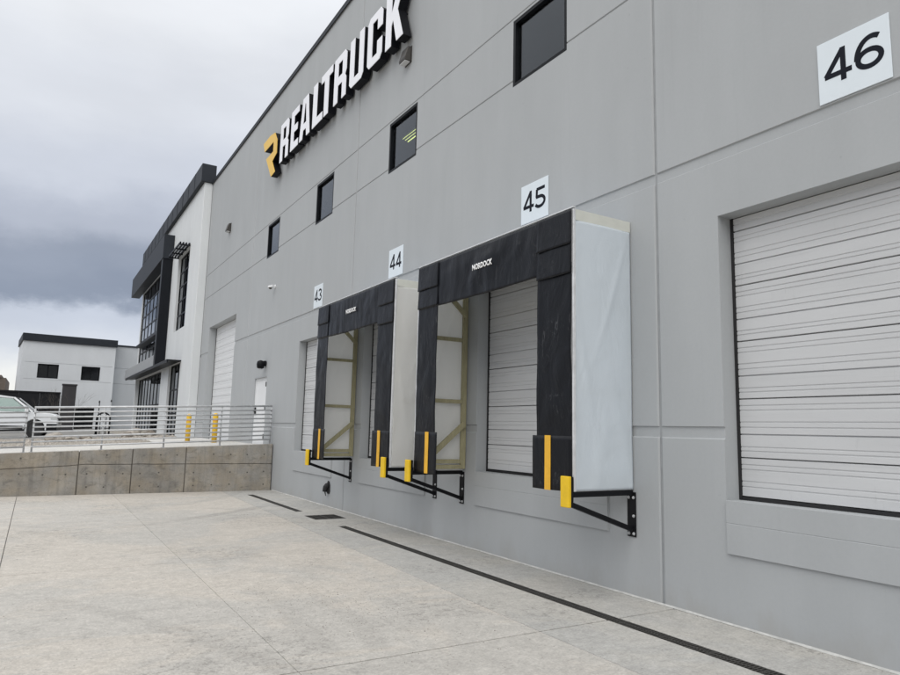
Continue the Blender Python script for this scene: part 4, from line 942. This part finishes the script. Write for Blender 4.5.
for s_ in (-1, 1):
    for (p0, p1) in (((1.22, 1.05), (.44, 1.61)), ((-.22, 1.05), (-.26, 1.62)), ((-1.35, 1.05), (-1.35, 1.60)), ((-2.14, 1.05), (-1.93, 1.56))):
        b = MB(); f_ = lambda p: Vector((p[0], s_*(.84-(p[1]-1.05)*.24), p[1])); b.bar(f_(p0), f_(p1), .05, .07, (1, 0, 0)); b.build('window_pillar', CARP if p0[0] in (1.22, -2.14) else BLACK, CAR, world=False)
    for (q, m_) in (([(1.08, 1.07), (.38, 1.57), (-.22, 1.60), (-.18, 1.07)], CARGLASS), ([(-.26, 1.07), (-.30, 1.60), (-1.30, 1.56), (-1.30, 1.07)], CARGLASS), ([(-1.40, 1.07), (-1.40, 1.55), (-1.86, 1.50), (-2.04, 1.07)], CARGLASS)):
        b = MB(); b.add([(x_, s_*(.838-(z_-1.05)*.24), z_) for x_, z_ in q], [tuple(range(len(q)))]); mat('dark_car_glass', (.06, .075, .075), .06, 0, .05, 2); b.build('side_window', m_, CAR, world=False, thick=.005)
    b = MB(); b.box(.92, 1.08, s_*.88, s_*1.02, 1.05, 1.20); b.build('mirror', CARP, CAR, world=False, bevel=.03)
    b = MB(); b.box(1.94, 2.215, s_*.52, s_*.868, .76, .93); b.build('headlight', mat('headlight_lens', (.55, .57, .58), .1, .2, .05, 6), CAR, world=False, bevel=.03)
    b = MB(); b.box(-2.285, -2.20, s_*.62, s_*.82, .75, 1.0); b.build('tail_light', mat('red_lens', (.3, .01, .01), .2, 0, .05, 5), CAR, world=False, bevel=.02)
    for xd in (-.35, -1.25):
        b = MB(); b.box(xd, xd+.16, s_*.855, s_*.885, .90, .925); b.build('handle', CARP, CAR, world=False, bevel=.005)
    b = MB(); b.box(-.86, .90, s_*.848, s_*.868, .36, .50); b.build('rocker_trim', BLACK, CAR, world=False, bevel=.01)
    b = MB(); b.box(1.80, 2.22, s_*.80, s_*.872, .33, .60); b.build('bumper_corner', BLACK, CAR, world=False, bevel=.02)
    for xw in (1.36, -1.32):
        b = MB(); b.tube([(xw, s_*.62, .36), (xw, s_*.64, .36), (xw, s_*.83, .36), (xw, s_*.85, .36)], [.33, .355, .355, .33], 26); wo = b.build('wheel', RUBBER, CAR, world=False, smooth=False)
        b = MB(); b.tube([(xw, s_*.845, .36), (xw, s_*.862, .36)], [.23, .21], 20)
        b.build('rim', mat('dark_rim', (.03, .03, .032), .5, .2, .1, 5), wo, world=False)
b = MB(); b.add([(1.22, -.78, 1.065), (1.22, .78, 1.065), (.46, .67, 1.61), (.46, -.67, 1.61)], [(0, 1, 2, 3)]); b.build('windshield', MATS['dark_car_glass'], CAR, world=False, thick=.006)
b = MB(); b.box(2.13, 2.26, -.50, .50, .62, .84); b.build('grille', BLACK, CAR, world=False, bevel=.02)
b = MB(); b.box(2.02, 2.29, -.84, .84, .34, .56); b.build('front_bumper', mat('grey_bumper', (.05, .05, .052), .6, 0, .1, 6), CAR, world=False, bevel=.04)
b = MB(); b.box(-2.33, -2.2, -.84, .84, .40, .60); b.build('rear_bumper', MATS['grey_bumper'], CAR, world=False, bevel=.04)
b = MB()
for s_ in (-1, 1): b.tube([(-1.75, s_*.58, 1.64), (-1.6, s_*.58, 1.70), (-.3, s_*.58, 1.73), (-.1, s_*.58, 1.66)], .018, 8)
b.build('roof_rack', BLACK, CAR, world=False)

# bike rack and thin stakes
t = thing('bike_rack', 'black steel hoop bike rack on the gravel behind the guard rail', 'bike rack', (-2.83, 38.5, uz(-2.8, 38.5)))
arcp = [(-.30, 0, 0), (-.30, 0, .80)]+[(-.30*math.cos(a), 0, .80+.28*math.sin(a)) for a in lin(.2, math.pi-.2, 8)]+[(.30, 0, .90), (.30, 0, 0)]
b = MB(); b.tube(arcp, .040, 10); b.build('hoop', BLACK, t, world=False, smooth=True)
b = MB(); b.tube([(-.13, 0, .02), (-.13, 0, 1.02)], .02, 8); b.tube([(.13, 0, .02), (.13, 0, 1.02)], .02, 8); b.tube([(-.28, 0, .32), (.28, 0, .32)], .02, 8); b.build('inner_bar', BLACK, t, world=False, smooth=True)
b = MB(); b.box(-.38, -.22, -.08, .08, -.01, .012); b.box(.22, .38, -.08, .08, -.01, .012); b.build('foot', BLACK, t, world=False)
for x, y, h_, lab in ((-3.0, 39.6, 1.72, 'thin black stake standing behind the bike rack'), (-2.38, 40.4, 1.78, 'thin grey stake standing right of the bike rack')):
    t = thing('stake', lab, 'stake', (x, y, uz(x, y)))
    b = MB(); b.tube([(0, 0, -.1), (.01, 0, h_)], .022, 8); b.build('shaft', BLACK if x < -2.5 else GALV, t, world=False); b = MB(); b.lathe([(.03, h_-.12), (.036, h_-.06), (.02, h_)], 8); b.build('tip', BLACK, t, world=False)
# boulders and gravel stones
def boulder(x, y, r, lab, m_, sq=.6, seed=0):
    bm = bmesh.new(); bmesh.ops.create_icosphere(bm, subdivisions=3, radius=1)
    for v in bm.verts:
        d = 1+.35*mn.noise(v.co*1.1+Vector((seed, 0, 0)))+.12*mn.noise(v.co*3+Vector((0, seed, 0)))
        v.co = Vector((v.co.x*r*d*1.25, v.co.y*r*d, v.co.z*r*d*sq))
    me = bpy.data.meshes.new('boulder'); bm.to_mesh(me); bm.free(); me.materials.append(m_)
    o = bpy.data.objects.new('boulder', me); COL.objects.link(o); o.location = (x, y, uz(x, y)+r*sq*.35); o.rotation_euler = (0, 0, seed*1.3); tag(o, lab, 'boulder', 'landscape boulders behind the guard rail')
boulder(-5.0, 31.2, .34, 'pale boulder on the gravel right of the parked car', ROCKM, .7, 1)
boulder(-4.5, 30.2, .2, 'small pale boulder in front of the larger one by the car', ROCKM, .7, 2)
boulder(-1.75, 34.2, .36, 'pale flat boulder in front of the black storefront', ROCKM, .75, 3)
boulder(-1.15, 34.8, .27, 'brown boulder close to the office storefront', ROCKD, .7, 4)
boulder(-2.25, 33.0, .2, 'small brown boulder right of the bike rack', ROCKD, .7, 5)
boulder(-1.45, 32.9, .19, 'small pale boulder nearest the driveway', ROCKM, .6, 6)
boulder(-3.9, 32.4, .19, 'low brown boulder left of the bike rack', ROCKD, .6, 7)
gs = MB(); rr = random.Random(11)
for k in range(4500):
    if rr.random() < .75: x, y = rr.uniform(-16, -2.3), rr.uniform(25.3, 33)
    else: x, y = rr.uniform(-2.2, -.5), rr.uniform(30.1, 40)
    q = rr.uniform(.025, .075)*(2 if rr.random() < .06 else 1); a = rr.random()*6; z = uz(x, y)-.03+.08*mn.noise((x*.7, y*.7, 0))
    vs = [(x+q*math.cos(a+i*1.57)*rr.uniform(.7, 1.2), y+q*math.sin(a+i*1.57)*rr.uniform(.7, 1.2), z-.01) for i in range(4)]+[(x+q*.2, y, z+q*rr.uniform(.5, .9))]
    gs.add(vs, [(0,1,4),(1,2,4),(2,3,4),(3,0,4)])
go = gs.build('gravel_stones', [ROCKM]); go['kind'] = 'stuff'; tag(go, 'loose landscape stones on the gravel bed behind the guard rail', 'gravel')
# bare shrubs
def shrub(x, y, h_, lab, seed, n=9):
    rr = random.Random(seed); t = thing('bare_shrub', lab, 'shrub', (x, y, uz(x, y)), 'bare shrubs before the screen wall')
    b = MB()
    def br(p, d, l, r_, lev):
        q = p+d*l*.5+Vector((rr.uniform(-.05, .05), rr.uniform(-.05, .05), 0))*l; e = q+(d+Vector((rr.uniform(-.25, .25), rr.uniform(-.25, .25), .1))).normalized()*l*.5
        b.tube([p, q, e], [r_, r_*.8, r_*.55], 5)
        if lev > 0:
            for k in range(3): br(q.lerp(e, rr.random()), (d+Vector((rr.uniform(-.7, .7), rr.uniform(-.7, .7), rr.uniform(0, .5)))).normalized(), l*rr.uniform(.45, .7), r_*.55, lev-1)
    for k in range(n):
        a = rr.random()*6.28; tl = rr.uniform(.1, .6); br(Vector((0, 0, -.05)), Vector((math.cos(a)*tl, math.sin(a)*tl, 1)).normalized(), h_*rr.uniform(.5, .75), .015, 3)
    b.build('branches', BARK, t, world=False)
shrub(-4.55, 49.5, 2.6, 'bare brown shrub before the dark brown pillar', 4, 6); shrub(-5.6, 50.5, 1.7, 'lower bare brown shrub left of the taller one', 9, 4)
